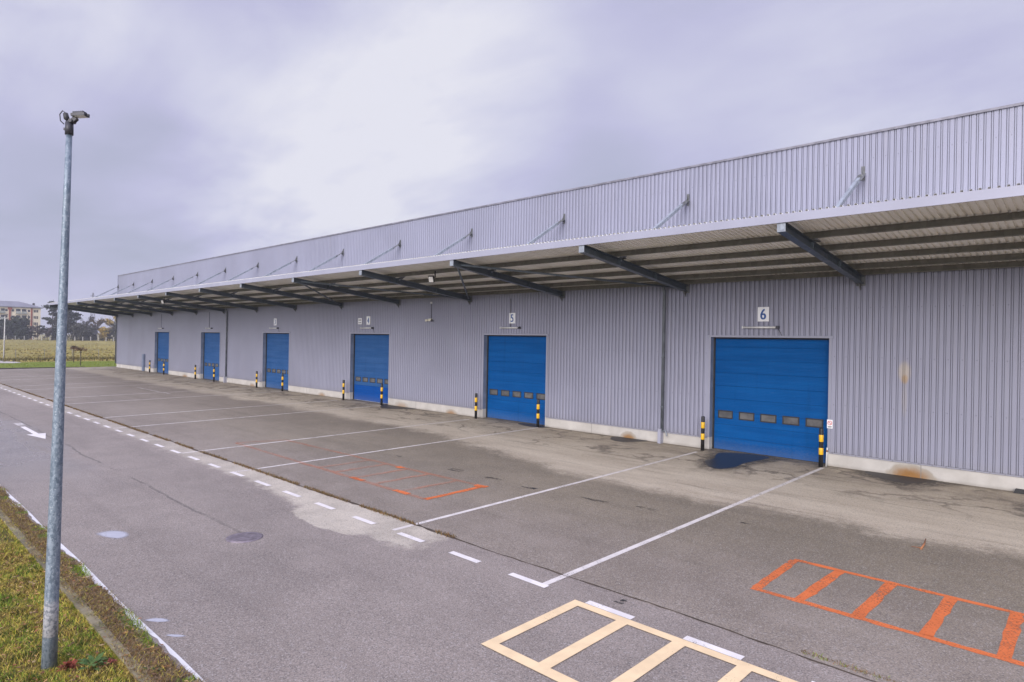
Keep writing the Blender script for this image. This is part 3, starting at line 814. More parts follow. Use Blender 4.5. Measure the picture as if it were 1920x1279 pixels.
def batten(k):
    cx = -9.1-12*k
    o = thing('tube_lamp', 'slim white tube lamp on the wall over ' + LN[k], 'wall lamp', (cx, 0, 4.46), 'tube lamps over the dock doors')
    b = MB(); b.tube([(cx-.6, -.10, 4.46), (cx+.54, -.10, 4.46)], .034, 12); b.build('tube', M['lamp_white'], o)
    b = MB(); b.box(cx-.6, cx+.54, -.07, -.004, 4.455, 4.485); b.build('backplate', M['lamp_white'], o)
    b = MB(); b.box(cx+.54, cx+.63, -.145, -.004, 4.415, 4.515); b.build('end_cap', M['lamp_dark'], o)
    b = MB(); b.box(cx-.64, cx-.6, -.14, -.004, 4.42, 4.505); b.build('end_cap', M['lamp_white'], o)
    b = MB()
    if k in (1, 4, 5): b.tube([(cx-.05, -.012, 4.5), (cx-.05, -.012, 5.85)], .014, 6)
    else: b.tube([(cx+.58, -.02, 4.42), (cx+.68, -.02, 4.25), (cx+.70, -.02, 4.19)], .008, 6)
    b.build('cable', M['cable'], o)
for k in range(6): batten(k)

cx, cz = -27.1, 4.88
o = thing('twin_spot_lamp', 'ivory twin spot emergency lamp on the wall between doors 4 and 5', 'wall lamp', (cx, 0, cz))
b = MB(); b.box(cx-.12, cx+.12, -.11, -.004, cz-.05, cz+.08); b.build('body', M['lamp_ivory'], o)
for sg in (-1, 1):
    b = MB(); b.tube([(cx+sg*.12, -.09, cz), (cx+sg*.17, -.12, cz), (cx+sg*.265, -.18, cz-.02), (cx+sg*.272, -.185, cz-.02)], [.025, .05, .07, .06], 14)
    b.build('spot_head', M['lamp_ivory' if sg < 0 else 'lamp_dark'], o)
b = MB(); b.tube([(cx+.03, -.02, cz+.08), (cx+.03, -.02, 5.78)], .013, 6); b.build('cable', M['cable'], o)
b = MB(); b.box(cx-.03, cx+.08, -.06, -.004, 5.77, 5.87); b.build('junction_box', M['lamp_white'], o)

cx = -33.95
o = thing('notice_plate', 'small white notice plate on the wall left of number 4', 'sign', (cx, 0, 4.7))
b = MB(); b.box(cx-.2, cx+.2, -.016, -.004, 4.70, 5.06); b.build('plate', M['white_plate'], o)
b = MB()
for (x0, x1, z0, z1) in ((-.14,-.02,.20,.30), (.03,.15,.20,.30), (-.14,-.02,.05,.14), (.03,.15,.05,.14)): b.box(cx+x0, cx+x1, -.0185, -.017, 4.7+z0, 4.7+z1)
b.build('print', M['sign_grey'], o)
cx = -6.81
o = thing('no_smoking_sign', 'small white sign with red crossed circle right of the nearest door', 'sign', (cx, 0, 1.2))
b = MB(); b.box(cx-.085, cx+.085, -.036, -.024, 1.21, 1.49); b.build('plate', M['white_plate'], o)
b = MB(); N = 28; zc = 1.385
for i in range(N):
    a0, a1 = 2*math.pi*i/N, 2*math.pi*(i+1)/N
    P_ = lambda r_, a: (cx+r_*math.cos(a), -.0375, zc+r_*math.sin(a))
    b.quad(P_(.052,a0), P_(.07,a0), P_(.07,a1), P_(.052,a1))
b.bar((cx-.042,-.0378,zc+.042), (cx+.042,-.0378,zc-.042), .016, .0006, (0,1,0))
b.build('prohibition_ring', M['sign_red'], o)
b = MB(); b.box(cx-.035, cx+.035, -.0368, -.0362, zc-.008, zc+.006); b.box(cx-.06, cx+.06, -.0368, -.0362, 1.255, 1.285); b.box(cx-.05, cx+.05, -.0368, -.0362, 1.228, 1.243)
b.build('print', M['sign_grey'], o)

def floodlight(x_, y_, label):
    zt = zb(y_)+.22
    o = thing('floodlight', label, 'floodlight', (x_, y_, zt))
    b = MB(); b.box(x_+.10, x_+.14, y_-.02, y_+.02, zt-.16, zt+.10); b.box(x_-.02, x_+.14, y_-.02, y_+.02, zt-.17, zt-.14); b.build('bracket', M['black_paint'], o)
    c = Vector((x_-.05, y_-.08, zt-.24)); n_ = Vector((.45, -.80, -.40)).normalized()
    sd = n_.cross(Vector((0,0,1))).normalized(); up = sd.cross(n_).normalized()
    def bx(b, c, wx, wh_, th):
        p = [c+sd*a*wx/2+up*e_*wh_/2 for a, e_ in ((-1,-1),(1,-1),(1,1),(-1,1))]
        b.hexa([q-n_*th for q in p]+[q for q in p])
    b = MB(); bx(b, c, .23, .28, .10); b.build('housing', M['black_paint'], o)
    b = MB(); bx(b, c+n_*.006, .19, .24, .004); b.build('lens', M['lens'], o)
floodlight(-21.05, -4.86, 'black floodlight with white lens hanging under the middle of the canopy')
floodlight(-53.5, -4.86, 'small black floodlight with white lens under the far end of the canopy')

o = thing('cabinet', 'slim blue grey metal cabinet against the wall left of the farthest door', 'cabinet', (-74.1, 0, 0))
b = MB(); b.box(-74.35, -73.8, -.16, -.014, .02, 1.78); b.build('case', M['cabinet_paint'], o)
b = MB(); b.box(-74.32, -73.83, -.175, -.161, .08, 1.72); b.build('door', M['cabinet_paint'], o)
o = thing('vent_pipe', 'thin white pipe standing beside the right bollard of the nearest door', 'pipe', (-6.86, -.16, 0))
b = MB(); b.tube([(-6.86,-.16,-.02), (-6.85,-.15,.40), (-6.84,-.14,.60)], .022, 10); b.build('pipe', M['lamp_white'], o)
simple('rust', (.30, .13, .06), .8)
b = MB(); b.tube([(-6.848,-.148,.46), (-6.845,-.145,.52)], .024, 10); b.build('rust_ring', M['rust'], o)
o = thing('rubber_stop', 'black rubber wheel stop lying at the foot of the wall', 'wheel stop', (-1.85, -.12, gz(-.12)))
b = MB(); b.hexa([(-2.1,-.24,gz(-.2)-.01), (-1.2,-.24,gz(-.2)-.01), (-1.2,-.02,-.01), (-2.1,-.02,-.01), (-2.06,-.2,.10), (-1.2,-.2,.10), (-1.2,-.05,.10), (-2.06,-.05,.10)])
b.build('block', M['rubber'], o)
cx, cy = -12.67, -16.42
o = thing('manhole_cover', 'round cast iron manhole cover in the road', 'manhole cover', (cx, cy, gz(cy)))
b = MB(); b.lathe((cx,cy,gz(cy)), [(.35,-.02), (.35,.008), (.31,.010)], 32); b.build('frame', M['iron'], o)
b = MB(); b.lathe((cx,cy,gz(cy)), [(.295,.0), (.295,.014), (.29,.016)], 32)
for r_ in (.08, .16, .24):
    N = 28
    for i in range(N):
        if i % 4 == 3: continue
        a0, a1 = 2*math.pi*i/N, 2*math.pi*(i+1)/N; z_ = gz(cy)+.0205
        b.quad(*[(cx+q*math.cos(a), cy+q*math.sin(a), z_) for q, a in ((r_-.018,a0),(r_+.018,a0),(r_+.018,a1),(r_-.018,a1))])
b.build('lid', M['iron'], o)

# ------------------------------------------------------------------ lamp post in the verge
px_, py_ = -9.42, -20.25
zg = gz(py_)
lp = thing('lamp_post', 'tall spotted galvanised steel lamp post on the grass verge in front', 'lamp post', (px_, py_, zg-.02))
top = Vector((-9.399, -20.149, 6.28)); base = Vector((px_, py_, zg-.1))
b = MB(); b.tube([base.lerp(top, i/8) for i in range(9)], [.082-.049*i/8 for i in range(9)], 24); b.build('pole', M['pole_zinc'], lp)
rd = Vector((.724, .690, 0)); fd = Vector((-.69, .724, 0))
b = MB(); b.tube([top-Vector((0,0,.02)), top+Vector((0,0,.13))], [.046,.044], 16); b.tube([top+Vector((0,0,.13)), top+Vector((0,0,.15))], [.044,.025], 16)
b.bar(top+Vector((0,0,.05))-rd*.035, top+Vector((0,0,.05))-rd*.065, .02, .03); b.build('top_cap', M['lamp_dark'], lp)
hd_ = thing('lamp_head', '', '', (0,0,0)); bpy.data.objects.remove(hd_)
c0 = top+Vector((0,0,.14))+rd*.035
b = MB(); b.bar(c0, c0+rd*.05+Vector((0,0,.05)), .05, .05); b.tube([c0-fd*.045+Vector((0,0,.005)), c0+fd*.045+Vector((0,0,.005))], .022, 10)
b.build('tilt_joint', M['lamp_dark'], lp)
h0 = c0+rd*.012+Vector((0,0,.075)); h1 = c0+rd*.178+Vector((0,0,.088))
b = MB(); b.bar(h0, h1, .105, .034); b.bar(h0+rd*.015+Vector((0,0,.017)), h1-rd*.03+Vector((0,0,.017)), .08, .024)
for i in range(6):
    q = h0.lerp(h1, .12+.14*i)+Vector((0,0,.03)); b.bar(q-fd*.042, q+fd*.042, .005, .024)
b.bar(h1, h1+rd*.028-Vector((0,0,.003)), .024, .02)
o = b.build('lamp_head', M['lamp_dark'], lp)
b = MB(); b.bar(h0.lerp(h1,.2)-Vector((0,0,.0195)), h0.lerp(h1,.92)-Vector((0,0,.0195)), .08, .005); b.build('lens', M['lens'], o)
b = MB(); q = top+Vector((0,0,.15))-rd*.025
b.tube([q, q+Vector((0,0,.03))-rd*.01, q+Vector((0,0,.09))-rd*.025, q+Vector((0,0,.10))-rd*.03], [.012,.032,.028,.01], 10)
b.tube([q+Vector((0,0,.10))-rd*.03, q+Vector((0,0,.125))-rd*.06, q+Vector((0,0,.08))-rd*.095, q+Vector((0,0,.0))-rd*.085, q-Vector((0,0,.04))-rd*.04], .006, 8)
b.build('cable_gland', M['cable'], lp)

# ------------------------------------------------------------------ foliage helpers
def col_mat(name, translucent=.0):
    t = mat(name)
    a = t.n('ShaderNodeAttribute', attribute_name='tint').outputs['Color']
    t.out(a, .75, 0, None, .2)
col_mat('leaf'); col_mat('blade')
def tinted(b, cols, name, m_, parent=None, **kw):
    o = b.build(name, m_, parent, **kw)
    at = o.data.color_attributes.new('tint', 'FLOAT_COLOR', 'CORNER')
    flat = []
    for p_ in o.data.polygons:
        c = cols[p_.index]
        flat += [c[0], c[1], c[2], 1.0]*len(p_.vertices)
    at.data.foreach_set('color', flat)
    return o
def vary(c, r_, a=.35):
    k_ = 1+r_.uniform(-a, a); return tuple(max(.002, q*k_*(1+r_.uniform(-.08,.08))) for q in c)

# grass blades of the near verge
from mathutils import noise as mn
def vnoise(x_, y_):
    v = mn.noise((x_*1.6, y_*1.6, 0))+.5*mn.noise((x_*3.7, y_*3.7, 5.0))
    return min(1, max(0, .5+.75*v))
gr = random.Random(11)
b = MB(); cols = []
def blade(x_, y_, z_, h, wd, c, lean):
    a = gr.uniform(0, 2*math.pi); ux, uy = math.cos(a)*wd/2, math.sin(a)*wd/2
    la = gr.uniform(0, 2*math.pi); lx, ly = math.cos(la)*lean, math.sin(la)*lean
    m1 = (x_+lx*.35, y_+ly*.35, z_+h*.6)
    b.quad((x_-ux,y_-uy,z_), (x_+ux,y_+uy,z_), (m1[0]+ux*.6,m1[1]+uy*.6,m1[2]), (m1[0]-ux*.6,m1[1]-uy*.6,m1[2])); cols.append(c)
    b.tri((m1[0]-ux*.6,m1[1]-uy*.6,m1[2]), (m1[0]+ux*.6,m1[1]+uy*.6,m1[2]), (x_+lx,y_+ly,z_+h)); cols.append(c)
GREEN, YEL, STRAW, BROWN, MOSS = (.17,.27,.025), (.42,.36,.06), (.56,.43,.13), (.19,.115,.05), (.19,.27,.018)
def grass_patch(n, x0, x1, y0, y1, hmul=1.0):
    for _ in range(n):
        x_, y_ = gr.uniform(x0, x1), gr.uniform(y0, y1)
        v = vnoise(x_*.9, y_*1.3); v2 = vnoise(x_*2.7+4, y_*3.1)
        q = gr.random()
        c = GREEN if q < .12+.75*max(0, v-.45)*1.6 else (YEL if q < .70 else (STRAW if q < .9 else BROWN))
        if v2 > .74 and gr.random() < .6: c = (.06,.09,.02)
        if v < .33 and gr.random() < .5: c = BROWN if gr.random() < .6 else STRAW
        tone = .65+.7*vnoise(x_*4.5+2, y_*4.5); c = tuple(q_*tone for q_ in c)
        h = gr.uniform(.015, .06)*(.4+1.3*v2)*hmul
        blade(x_, y_, gz(y_)-.012, h, gr.uniform(.005,.011), vary(c, gr), h*gr.uniform(.3,1.6))
grass_patch(70000, -15.5, -6.5, -21.4, -19.50)
grass_patch(15000, -22, -9.7, -19.64, -19.44, .9)
grass_patch(2500, -9.8, -8.6, -19.64, -19.56, .7)
grass_patch(16000, -26, -15.5, -21.4, -19.52, 1.2)
grass_patch(9000, -60, -26, -21.4, -19.52, 1.6)
grass_patch(9000, -16, -3, -24, -21.4, 1.3)
tinted(b, cols, 'verge_grass', M['blade'], kind='stuff')

# dead grass and moss between kerb and road edge
b = MB(); cols = []
for _ in range(34000):
    x_ = -24+gr.random()**.75*17.5; y_ = gr.uniform(-19.56, -19.12)+.05*math.sin(x_*2.3)
    spill = .13*max(0, math.sin(x_*.73)*-math.sin(x_*2.1+.6))
    y_ += spill*gr.random()
    moss = (vnoise(x_*1.9, y_*.5) > .72 and y_ > -19.32) or (-10.6 < x_ < -9.0 and y_ > -19.30 and gr.random() < .75)
    if moss: blade(x_, y_, gz(y_), gr.uniform(.02,.055), .006, vary(MOSS, gr), .03)
    else:
        c = vary(BROWN if gr.random() < .45 else (.24,.175,.105) if gr.random() < .7 else YEL, gr, .55)
        h = gr.uniform(.006,.035)*(1+.8*vnoise(x_*3.3, y_*4)); blade(x_, y_, gz(y_)+(.024 if y_ < -19.2 else .004), h, gr.uniform(.004,.010), c, gr.uniform(.02,.09))
tinted(b, cols, 'kerb_litter', M['blade'], kind='stuff')
t = mat('litter_soil'); p = t.pos(); n1 = t.noise(p, 9, 5, .7)
t.out(t.mix(t.step(n1, .35, .65), (.06,.044,.028), (.19,.145,.10)), .95, 0, t.bump(n1, .8, .03), .1)
b = MB(); prev = None; xq = -85
while xq < 14:
    yo = -19.17+.05*math.sin(xq*.73)*-math.sin(xq*2.1+.6)*1.6+rr.uniform(-.03,.03)
    q = [(xq,-19.48,gz(-19.48)+.028), (xq,-19.3,gz(-19.3)+.022), (xq,yo,gz(yo)+.006)]
    if prev: b.quad(prev[0], q[0], q[1], prev[1]); b.quad(prev[1], q[1], q[2], prev[2])
    prev = q; xq += .13
b.build('gutter_soil', M['litter_soil'], kind='structure')

# brown leaves blown along the verge
b = MB(); cols = []
for _ in range(900):
    x_ = gr.uniform(-15, -7); y_ = gr.choice((gr.uniform(-21.2, -19.5), gr.gauss(-19.3, .09), gr.gauss(-20.1, .25)))
    if y_ > -19.0: continue
    z_ = gz(y_)+gr.uniform(.02, .045); a = gr.uniform(0, 2*math.pi); L = gr.uniform(.018, .042); ux, uy = math.cos(a)*L, math.sin(a)*L
    c = vary(gr.choice(((.22,.10,.045), (.30,.17,.07), (.12,.07,.04), (.34,.24,.12))), gr, .4)
    b.quad((x_-ux,y_-uy,z_), (x_+uy*.5,y_-ux*.5,z_+gr.uniform(-.008,.012)), (x_+ux,y_+uy,z_+gr.uniform(-.006,.014)), (x_-uy*.5,y_+ux*.5,z_+gr.uniform(-.008,.012))); cols.append(c)
tinted(b, cols, 'fallen_leaves', M['leaf'], kind='stuff')

# dry tufts growing out of the joint
b = MB(); cols = []
for _ in range(9000):
    x_ = -64+gr.random()**.7*54.3
    if vnoise(x_*.5, 3.1) < .3: continue
    y_ = JY+gr.gauss(0, .035)
    blade(x_, y_, gz(y_), gr.uniform(.015,.075), gr.uniform(.008,.02), vary(BROWN if gr.random() < .7 else (.14,.11,.05), gr, .5), gr.uniform(.01,.06))
for _ in range(420):
    x_ = gr.uniform(-3.0, -1.2); y_ = JY+.12+gr.gauss(0, .03)
    blade(x_, y_, gz(y_), gr.uniform(.01,.04), .008, vary(MOSS if x_ < -2.0 and gr.random() < .3 else BROWN, gr, .5), .04)
tinted(b, cols, 'joint_weeds', M['blade'], kind='stuff')

# weeds at the pole foot
def weed(name, label, x_, y_, n, ln, c, up):
    o = thing(name, label, 'weed', (x_, y_, gz(y_)))
    global b, cols
    b = MB(); cols = []
    for i in range(n):
        a = gr.uniform(0, 2*math.pi); L = ln*gr.uniform(.6, 1.1); e_ = gr.uniform(*up); wd = L*.16
        t_ = Vector((math.cos(a)*math.cos(e_), math.sin(a)*math.cos(e_), math.sin(e_))); s_ = Vector((-math.sin(a), math.cos(a), 0))
        p0 = Vector((x_+gr.uniform(-.05,.05), y_+gr.uniform(-.05,.05), gz(y_)+.005)); p1 = p0+t_*L*.55; p2 = p0+t_*L-Vector((0,0,L*.2))
        cc = vary(c, gr, .4)
        b.quad(p0-s_*wd*.3, p0+s_*wd*.3, p1+s_*wd, p1-s_*wd); cols.append(cc); b.tri(p1-s_*wd, p1+s_*wd, p2); cols.append(cc)
    tinted(b, cols, 'leaves', M['leaf'], o)
weed('weed', 'red leaved weed right at the foot of the lamp post', -9.22, -20.08, 46, .12, (.22,.055,.035), (.2,1.2))
weed('weed', 'long green leaved weed beside the lamp post', -9.05, -19.88, 20, .22, (.085,.15,.045), (.2,.9))
weed('weed', 'dark red weed in the grass a little right of the lamp post', -8.98, -19.72, 34, .09, (.17,.045,.035), (.2,1.1))
weed('weed', 'broad green weed at the kerb right of the lamp post', -8.42, -19.40, 26, .12, (.055,.115,.03), (.1,.8))
weed('weed', 'small grey green weed on the kerb stone', -9.55, -19.46, 14, .10, (.10,.15,.08), (.1,.9))
o = thing('fallen_twig', 'short brown twig lying on the yard near the dust edge', 'twig', (-2.82, -7.1, gz(-7.1)))
b = MB(); b.tube([(-2.81,-7.46,gz(-7.46)+.015), (-2.82,-7.1,gz(-7.1)+.03), (-2.86,-6.78,gz(-6.78)+.05)], [.022,.016,.008], 6); b.tube([(-2.82,-7.4,gz(-7.4)+.02), (-2.98,-7.42,gz(-7.42)+.015)], [.01,.004], 6)
b.build('stem', M['rust'], o)

# ------------------------------------------------------------------ far field
b = MB(); cols = []
for _ in range(9000):
    x_ = -106-gr.random()**1.6*245; y_ = gr.uniform(-12, 80)*(-x_/365)+gr.uniform(-8, 8)
    sc = .5+gr.random()
    blade(x_, y_, gz(max(y_,-60))-.05+(.45 if x_ < -300 else 0), .16*sc, .3*sc, vary((.27,.225,.075) if gr.random() < .8 else (.22,.185,.06), gr, .12), .15)
tinted(b, cols, 'field_grass', M['blade'], kind='stuff')
b = MB(); cols = []
for _ in range(3400):
    x_ = gr.gauss(-111, 2.2); y_ = gr.uniform(-18, 14)
    blade(x_, y_, gz(y_)-.05, gr.uniform(.12,.5), .10, vary((.085,.07,.03) if gr.random() < .7 else (.16,.14,.05), gr), .12)
for _ in range(5000):
    x_ = gr.uniform(-103, -85.8); y_ = gr.uniform(-19, 12)
    blade(x_, y_, gz(y_)-.05, gr.uniform(.04,.10), .05, vary((.15,.20,.03), gr), .04)
tinted(b, cols, 'lawn_grass', M['blade'], kind='stuff')

simple('bark', (.075, .062, .055), .9, 0, .3, 4)
simple('pale_bark', (.26, .22, .17), .9, 0, .3, 4)
def tree(name, label, x_, y_, h, spread, c, style, seed, group='trees beyond the field', bark='bark', n=1500, leaf=.5, z0=.4):
    r_ = random.Random(seed)
    o = thing(name, label, 'tree', (x_, y_, z0), group)
    b = MB(); ends = []
    tilt = Vector((r_.uniform(-.05,.05), r_.uniform(-.05,.05), 1))
    base = Vector((x_, y_, z0-.2)); tr = max(.04, h*.018)
    th = h*(.92 if style == 'conifer' else .62)
    axis_ = [base+tilt*th*q/4+Vector((r_.uniform(-1,1), r_.uniform(-1,1), 0))*h*.008*q for q in range(5)]
    b.tube(axis_, [tr*(1-.8*q/4) for q in range(5)], 7)
    nl = 16 if style == 'conifer' else 12
    for q in range(nl):
        f_ = r_.uniform(.18, .98) if style == 'conifer' else r_.uniform(.3, 1.0)
        k_ = min(3, int(f_*4)); s_ = axis_[k_].lerp(axis_[k_+1], f_*4-k_)
        a = r_.uniform(0, 2*math.pi)
        if style == 'conifer': L = spread*(1.12-f_)*r_.uniform(.7,1.15); e_ = r_.uniform(-.1,.25)
        else: L = spread*r_.uniform(.5,1.0); e_ = r_.uniform(.35,1.15)
        t_ = Vector((math.cos(a)*math.cos(e_), math.sin(a)*math.cos(e_), math.sin(e_)))
        en = s_+t_*L
        en.z = min(en.z, z0+h*.97)
        mid_ = s_.lerp(en, .5)+Vector((0,0,L*.06))
        b.tube([s_, mid_, en], [tr*.38, tr*.22, tr*.06], 5, False)
        ends.append((s_, en, L))
        if style == 'bare':
            for _ in range(7):
                f2 = r_.uniform(.3, 1); p0 = s_.lerp(en, f2)
                t2 = (t_+Vector((r_.uniform(-1,1), r_.uniform(-1,1), r_.uniform(-.1,1.1)))*.8).normalized()
                b.tube([p0, p0+t2*L*r_.uniform(.25,.55)], [tr*.12, tr*.03], 4, False)
    b.build('trunk', M[bark], o)
    b = MB(); cols = []
    clumps = []
    for s_, en, L in ends:
        for q in range(4 if style != 'conifer' else 5):
            f_ = r_.uniform(.35, 1.05); clumps.append((s_.lerp(en, f_)+Vector((r_.gauss(0,1), r_.gauss(0,1), r_.gauss(0,.6)))*spread*.10, r_.uniform(.10,.22)*spread, r_.uniform(.55,1.4)))
    if style == 'round':
        for _ in range(24):
            a, e_ = r_.uniform(0, 2*math.pi), r_.uniform(-.5, 1.3); q = spread*r_.uniform(.35,.9)
            clumps.append((Vector((x_+math.cos(a)*math.cos(e_)*q, y_+math.sin(a)*math.cos(e_)*q, z0+h*.5+math.sin(e_)*h*.42*r_.uniform(.7,1))), spread*r_.uniform(.18,.34), r_.uniform(.55,1.4)))
        clumps = [k_ for k_ in clumps if k_[0].z < z0+h]
        for _ in range(16):
            a = r_.uniform(0, 2*math.pi); q = spread*r_.uniform(.2,.95)
            clumps.append((Vector((x_+math.cos(a)*q, y_+math.sin(a)*q, z0+h*r_.uniform(.06,.32))), spread*r_.uniform(.2,.32), r_.uniform(.55,1.2)))
    for _ in range(n):
        cc, rad, tone = r_.choice(clumps)
        p_ = cc+Vector((r_.gauss(0,1), r_.gauss(0,1), r_.gauss(0,.75 if style != 'conifer' else .35)))*rad*.6
        if p_.z < z0+.1 or p_.z > z0+h*1.02: continue
        sz = leaf*r_.uniform(.5,1.25)
        u_ = Vector((r_.uniform(-1,1), r_.uniform(-1,1), r_.uniform(-1,1))).normalized(); v_ = u_.cross(Vector((r_.uniform(-1,1), r_.uniform(-1,1), r_.uniform(-1,1)))).normalized()
        b.quad(p_-u_*sz-v_*sz*.45, p_+u_*sz*.2-v_*sz*.6, p_+u_*sz+v_*sz*.3, p_-u_*sz*.2+v_*sz*.55); cols.append(vary(tuple(q*tone for q in c), r_, .3))
    tinted(b, cols, 'crown', M['leaf'], o)
    return o
DK, GREY, YB, YL = (.030,.040,.028), (.055,.055,.045), (.17,.12,.055), (.36,.26,.06)
T = [
 ('bushy_tree', 'dark bushy tree before the apartment block, at the picture edge', -356, 23.0, 9.5, 4.6, DK, 'round', 1500, .55),
 ('bushy_tree', 'dark bushy tree before the apartment block behind the far lamp post', -352, 28.6, 9.0, 4.4, DK, 'round', 1500, .55),
 ('bushy_tree', 'tallest dark bushy tree before the balconies of the apartment block', -355, 34.0, 10.4, 5.0, (.034,.042,.030), 'round', 1700, .55),
 ('bare_shrub', 'purplish bare shrub before the right end of the apartment block', -350, 39.0, 7.2, 3.4, (.085,.065,.06), 'bare', 420, .35),
 ('bare_shrub', 'low purplish bare shrub at the corner of the apartment block', -350, 42.6, 6.0, 2.8, (.08,.06,.055), 'bare', 380, .35),
 ('conifer_tree', 'tall dark cedar rising right beside the apartment block', -366, 47.6, 21.0, 6.2, DK, 'conifer', 1500, .55),
 ('conifer_tree', 'dark cedar behind the near lamp post', -362, 52.0, 19.5, 6.0, (.028,.038,.03), 'conifer', 1500, .55),
 ('bushy_tree', 'broad dark tree behind the near lamp post', -358, 50.0, 13.0, 4.6, (.045,.045,.036), 'round', 1300, .5),
 ('conifer_tree', 'sparse dark conifer just right of the near lamp post', -366, 57.2, 16.5, 5.0, DK, 'conifer', 800, .5),
 ('bushy_tree', 'low dark bush just right of the near lamp post', -352, 55.5, 8.6, 4.0, GREY, 'round', 1200, .5),
 ('bare_tree', 'thin grey bare tree between the conifer and the yellow trees', -362, 61.0, 15.5, 4.6, (.07,.06,.055), 'bare', 330, .35),
 ('autumn_tree', 'tall brown autumn tree with thin foliage', -364, 65.0, 16.0, 4.8, YB, 'bare', 750, .4),
 ('autumn_tree', 'low bright yellow autumn tree', -352, 64.8, 7.4, 2.4, (.42,.30,.05), 'round', 520, .35),
 ('autumn_tree', 'yellow autumn tree partly hidden by the warehouse corner', -364, 70.5, 17.0, 5.0, YL, 'bare', 900, .42),
 ('bushy_tree', 'dark round bush beside the warehouse corner', -350, 70.5, 8.8, 3.6, GREY, 'round', 1200, .5),
 ('bare_tree', 'grey bare tree right behind the warehouse corner', -368, 75.5, 14.0, 4.5, (.08,.07,.06), 'bare', 380, .35),
 ('bushy_tree', 'low dark bush left of the small pale house', -353, 59.0, 6.5, 3.0, GREY, 'round', 900, .45),
 ('bushy_tree', 'low dark bush at the foot of the tallest cedar', -351, 46.6, 6.5, 3.2, DK, 'round', 900, .45),
 ('bushy_tree', 'low olive bush right of the small pale house', -353, 66.8, 5.6, 2.8, (.075,.07,.04), 'round', 800, .45),
 ('bushy_tree', 'low dark bush at the picture edge beneath the apartment balconies', -349, 25.6, 6.0, 3.6, GREY, 'round', 900, .45),
 ('bushy_tree', 'low dark bush between two bigger ones before the apartment block', -349, 31.4, 6.4, 3.2, DK, 'round', 900, .45),
]
for i, (nm, lb, x_, y_, h, sp, c, st, n, lf) in enumerate(T):
    tree(nm, lb, x_, y_, h*(1.05 if st == 'round' else 1), sp*(1.12 if st == 'round' else 1), c, st, 40+i, n=int(n*(2.0 if st != 'bare' else 1.5)), leaf=lf*.9)
# two young standard trees on the lawn
for (x_, y_, h, sp, lb, sd) in ((-90.8, -1.97, 2.45, .62, 'young round headed tree on the lawn, the nearer and rounder one', 3), (-101, -.5, 2.35, .40, 'young thin headed tree on the lawn, the farther one', 4)):
    o = thing('young_tree', lb, 'tree', (x_, y_, gz(y_)-.05)); r_ = random.Random(sd)
    b = MB(); b.tube([(x_,y_,gz(y_)-.1), (x_+.03,y_,1.0), (x_,y_,1.75)], [.05,.045,.06], 7)
    for _ in range(40):
        a = r_.uniform(0, 2*math.pi); q = sp*r_.uniform(.5,1.1)
        b.tube([(x_,y_,1.7), (x_+math.cos(a)*q*.6, y_+math.sin(a)*q*.6, 1.95+r_.uniform(0,.2)), (x_+math.cos(a)*q, y_+math.sin(a)*q, 1.85+r_.uniform(-.15,.5))], [.015,.012,.006], 4, False)
    b.build('trunk', M['bark'], o)
    b = MB(); cols = []
    for _ in range(420):
        a = r_.uniform(0, 2*math.pi); q = sp*math.sqrt(r_.random())*1.15; z_ = 1.72+r_.uniform(0,.5)*(1.1-q/sp*.6)
        p_ = Vector((x_+math.cos(a)*q, y_+math.sin(a)*q, z_)); u_ = Vector((r_.uniform(-1,1), r_.uniform(-1,1), r_.uniform(-1,1))).normalized()*.07; v_ = u_.cross(Vector((0,0,1)))*.6
        b.quad(p_-u_, p_-v_, p_+u_, p_+v_); cols.append(vary((.15,.09,.07) if r_.random() < .8 else (.28,.15,.05), r_))
    tinted(b, cols, 'crown', M['leaf'], o)

# ------------------------------------------------------------------ apartment block and small house
simple('stucco', (.82, .74, .57), .85, 0, .08, .3)
simple('brick_red', (.33, .10, .065), .85, 0, .15, .5)
simple('roof_sheet', (.20, .20, .24), .6, .1, .1, .3)
simple('balcony_grey', (.36, .38, .36), .6, 0, .2, .6)
simple('pale_wall', (.55, .52, .46), .85, 0, .1, .5)
AX = -372.0; Z0 = .3
ap = thing('apartment_block', 'cream apartment block with brick red stripes and grey hipped roof', 'building', (AX, 30, Z0))
b = MB(); b.box(AX-13, AX, 2, 43.8, Z0-.5, 15.3); b.build('wall', M['stucco'], ap)
b = MB(); ev = 15.3; ax0, ax1, ay0, ay1 = AX-13.8, AX+.8, 1.2, 44.7; rz = 18.3
b.box(ax0, ax1, ay0, ay1, ev, ev+.35)
e0, e1 = (AX-6.5, 9.0, rz), (AX-6.5, 36.5, rz)
z1_ = ev+.352
b.quad((ax1,ay0,z1_), (ax1,ay1,z1_), e1, e0); b.quad((ax0,ay1,z1_), (ax0,ay0,z1_), e0, e1); b.tri((ax1,ay1,z1_), (ax0,ay1,z1_), e1); b.tri((ax0,ay0,z1_), (ax1,ay0,z1_), e0)
rf = b.build('roof', M['roof_sheet'], ap)
b = MB(); b.box(AX-5, AX-4, 41.4, 42.2, 15.8, 17.8); b.build('chimney', M['lamp_dark'], rf)
for y0, y1 in ((31.8, 32.55), (40.0, 40.6), (17.5, 18.2)):
    b = MB(); b.box(AX+.002, AX+.25, y0, y1, Z0, 15.2); b.box(AX+.002, AX+.4, y0-.4, y1+.4, 14.2, 15.19) if y0 != 40.0 else None
    b.build('brick_stripe', M['brick_red'], ap)
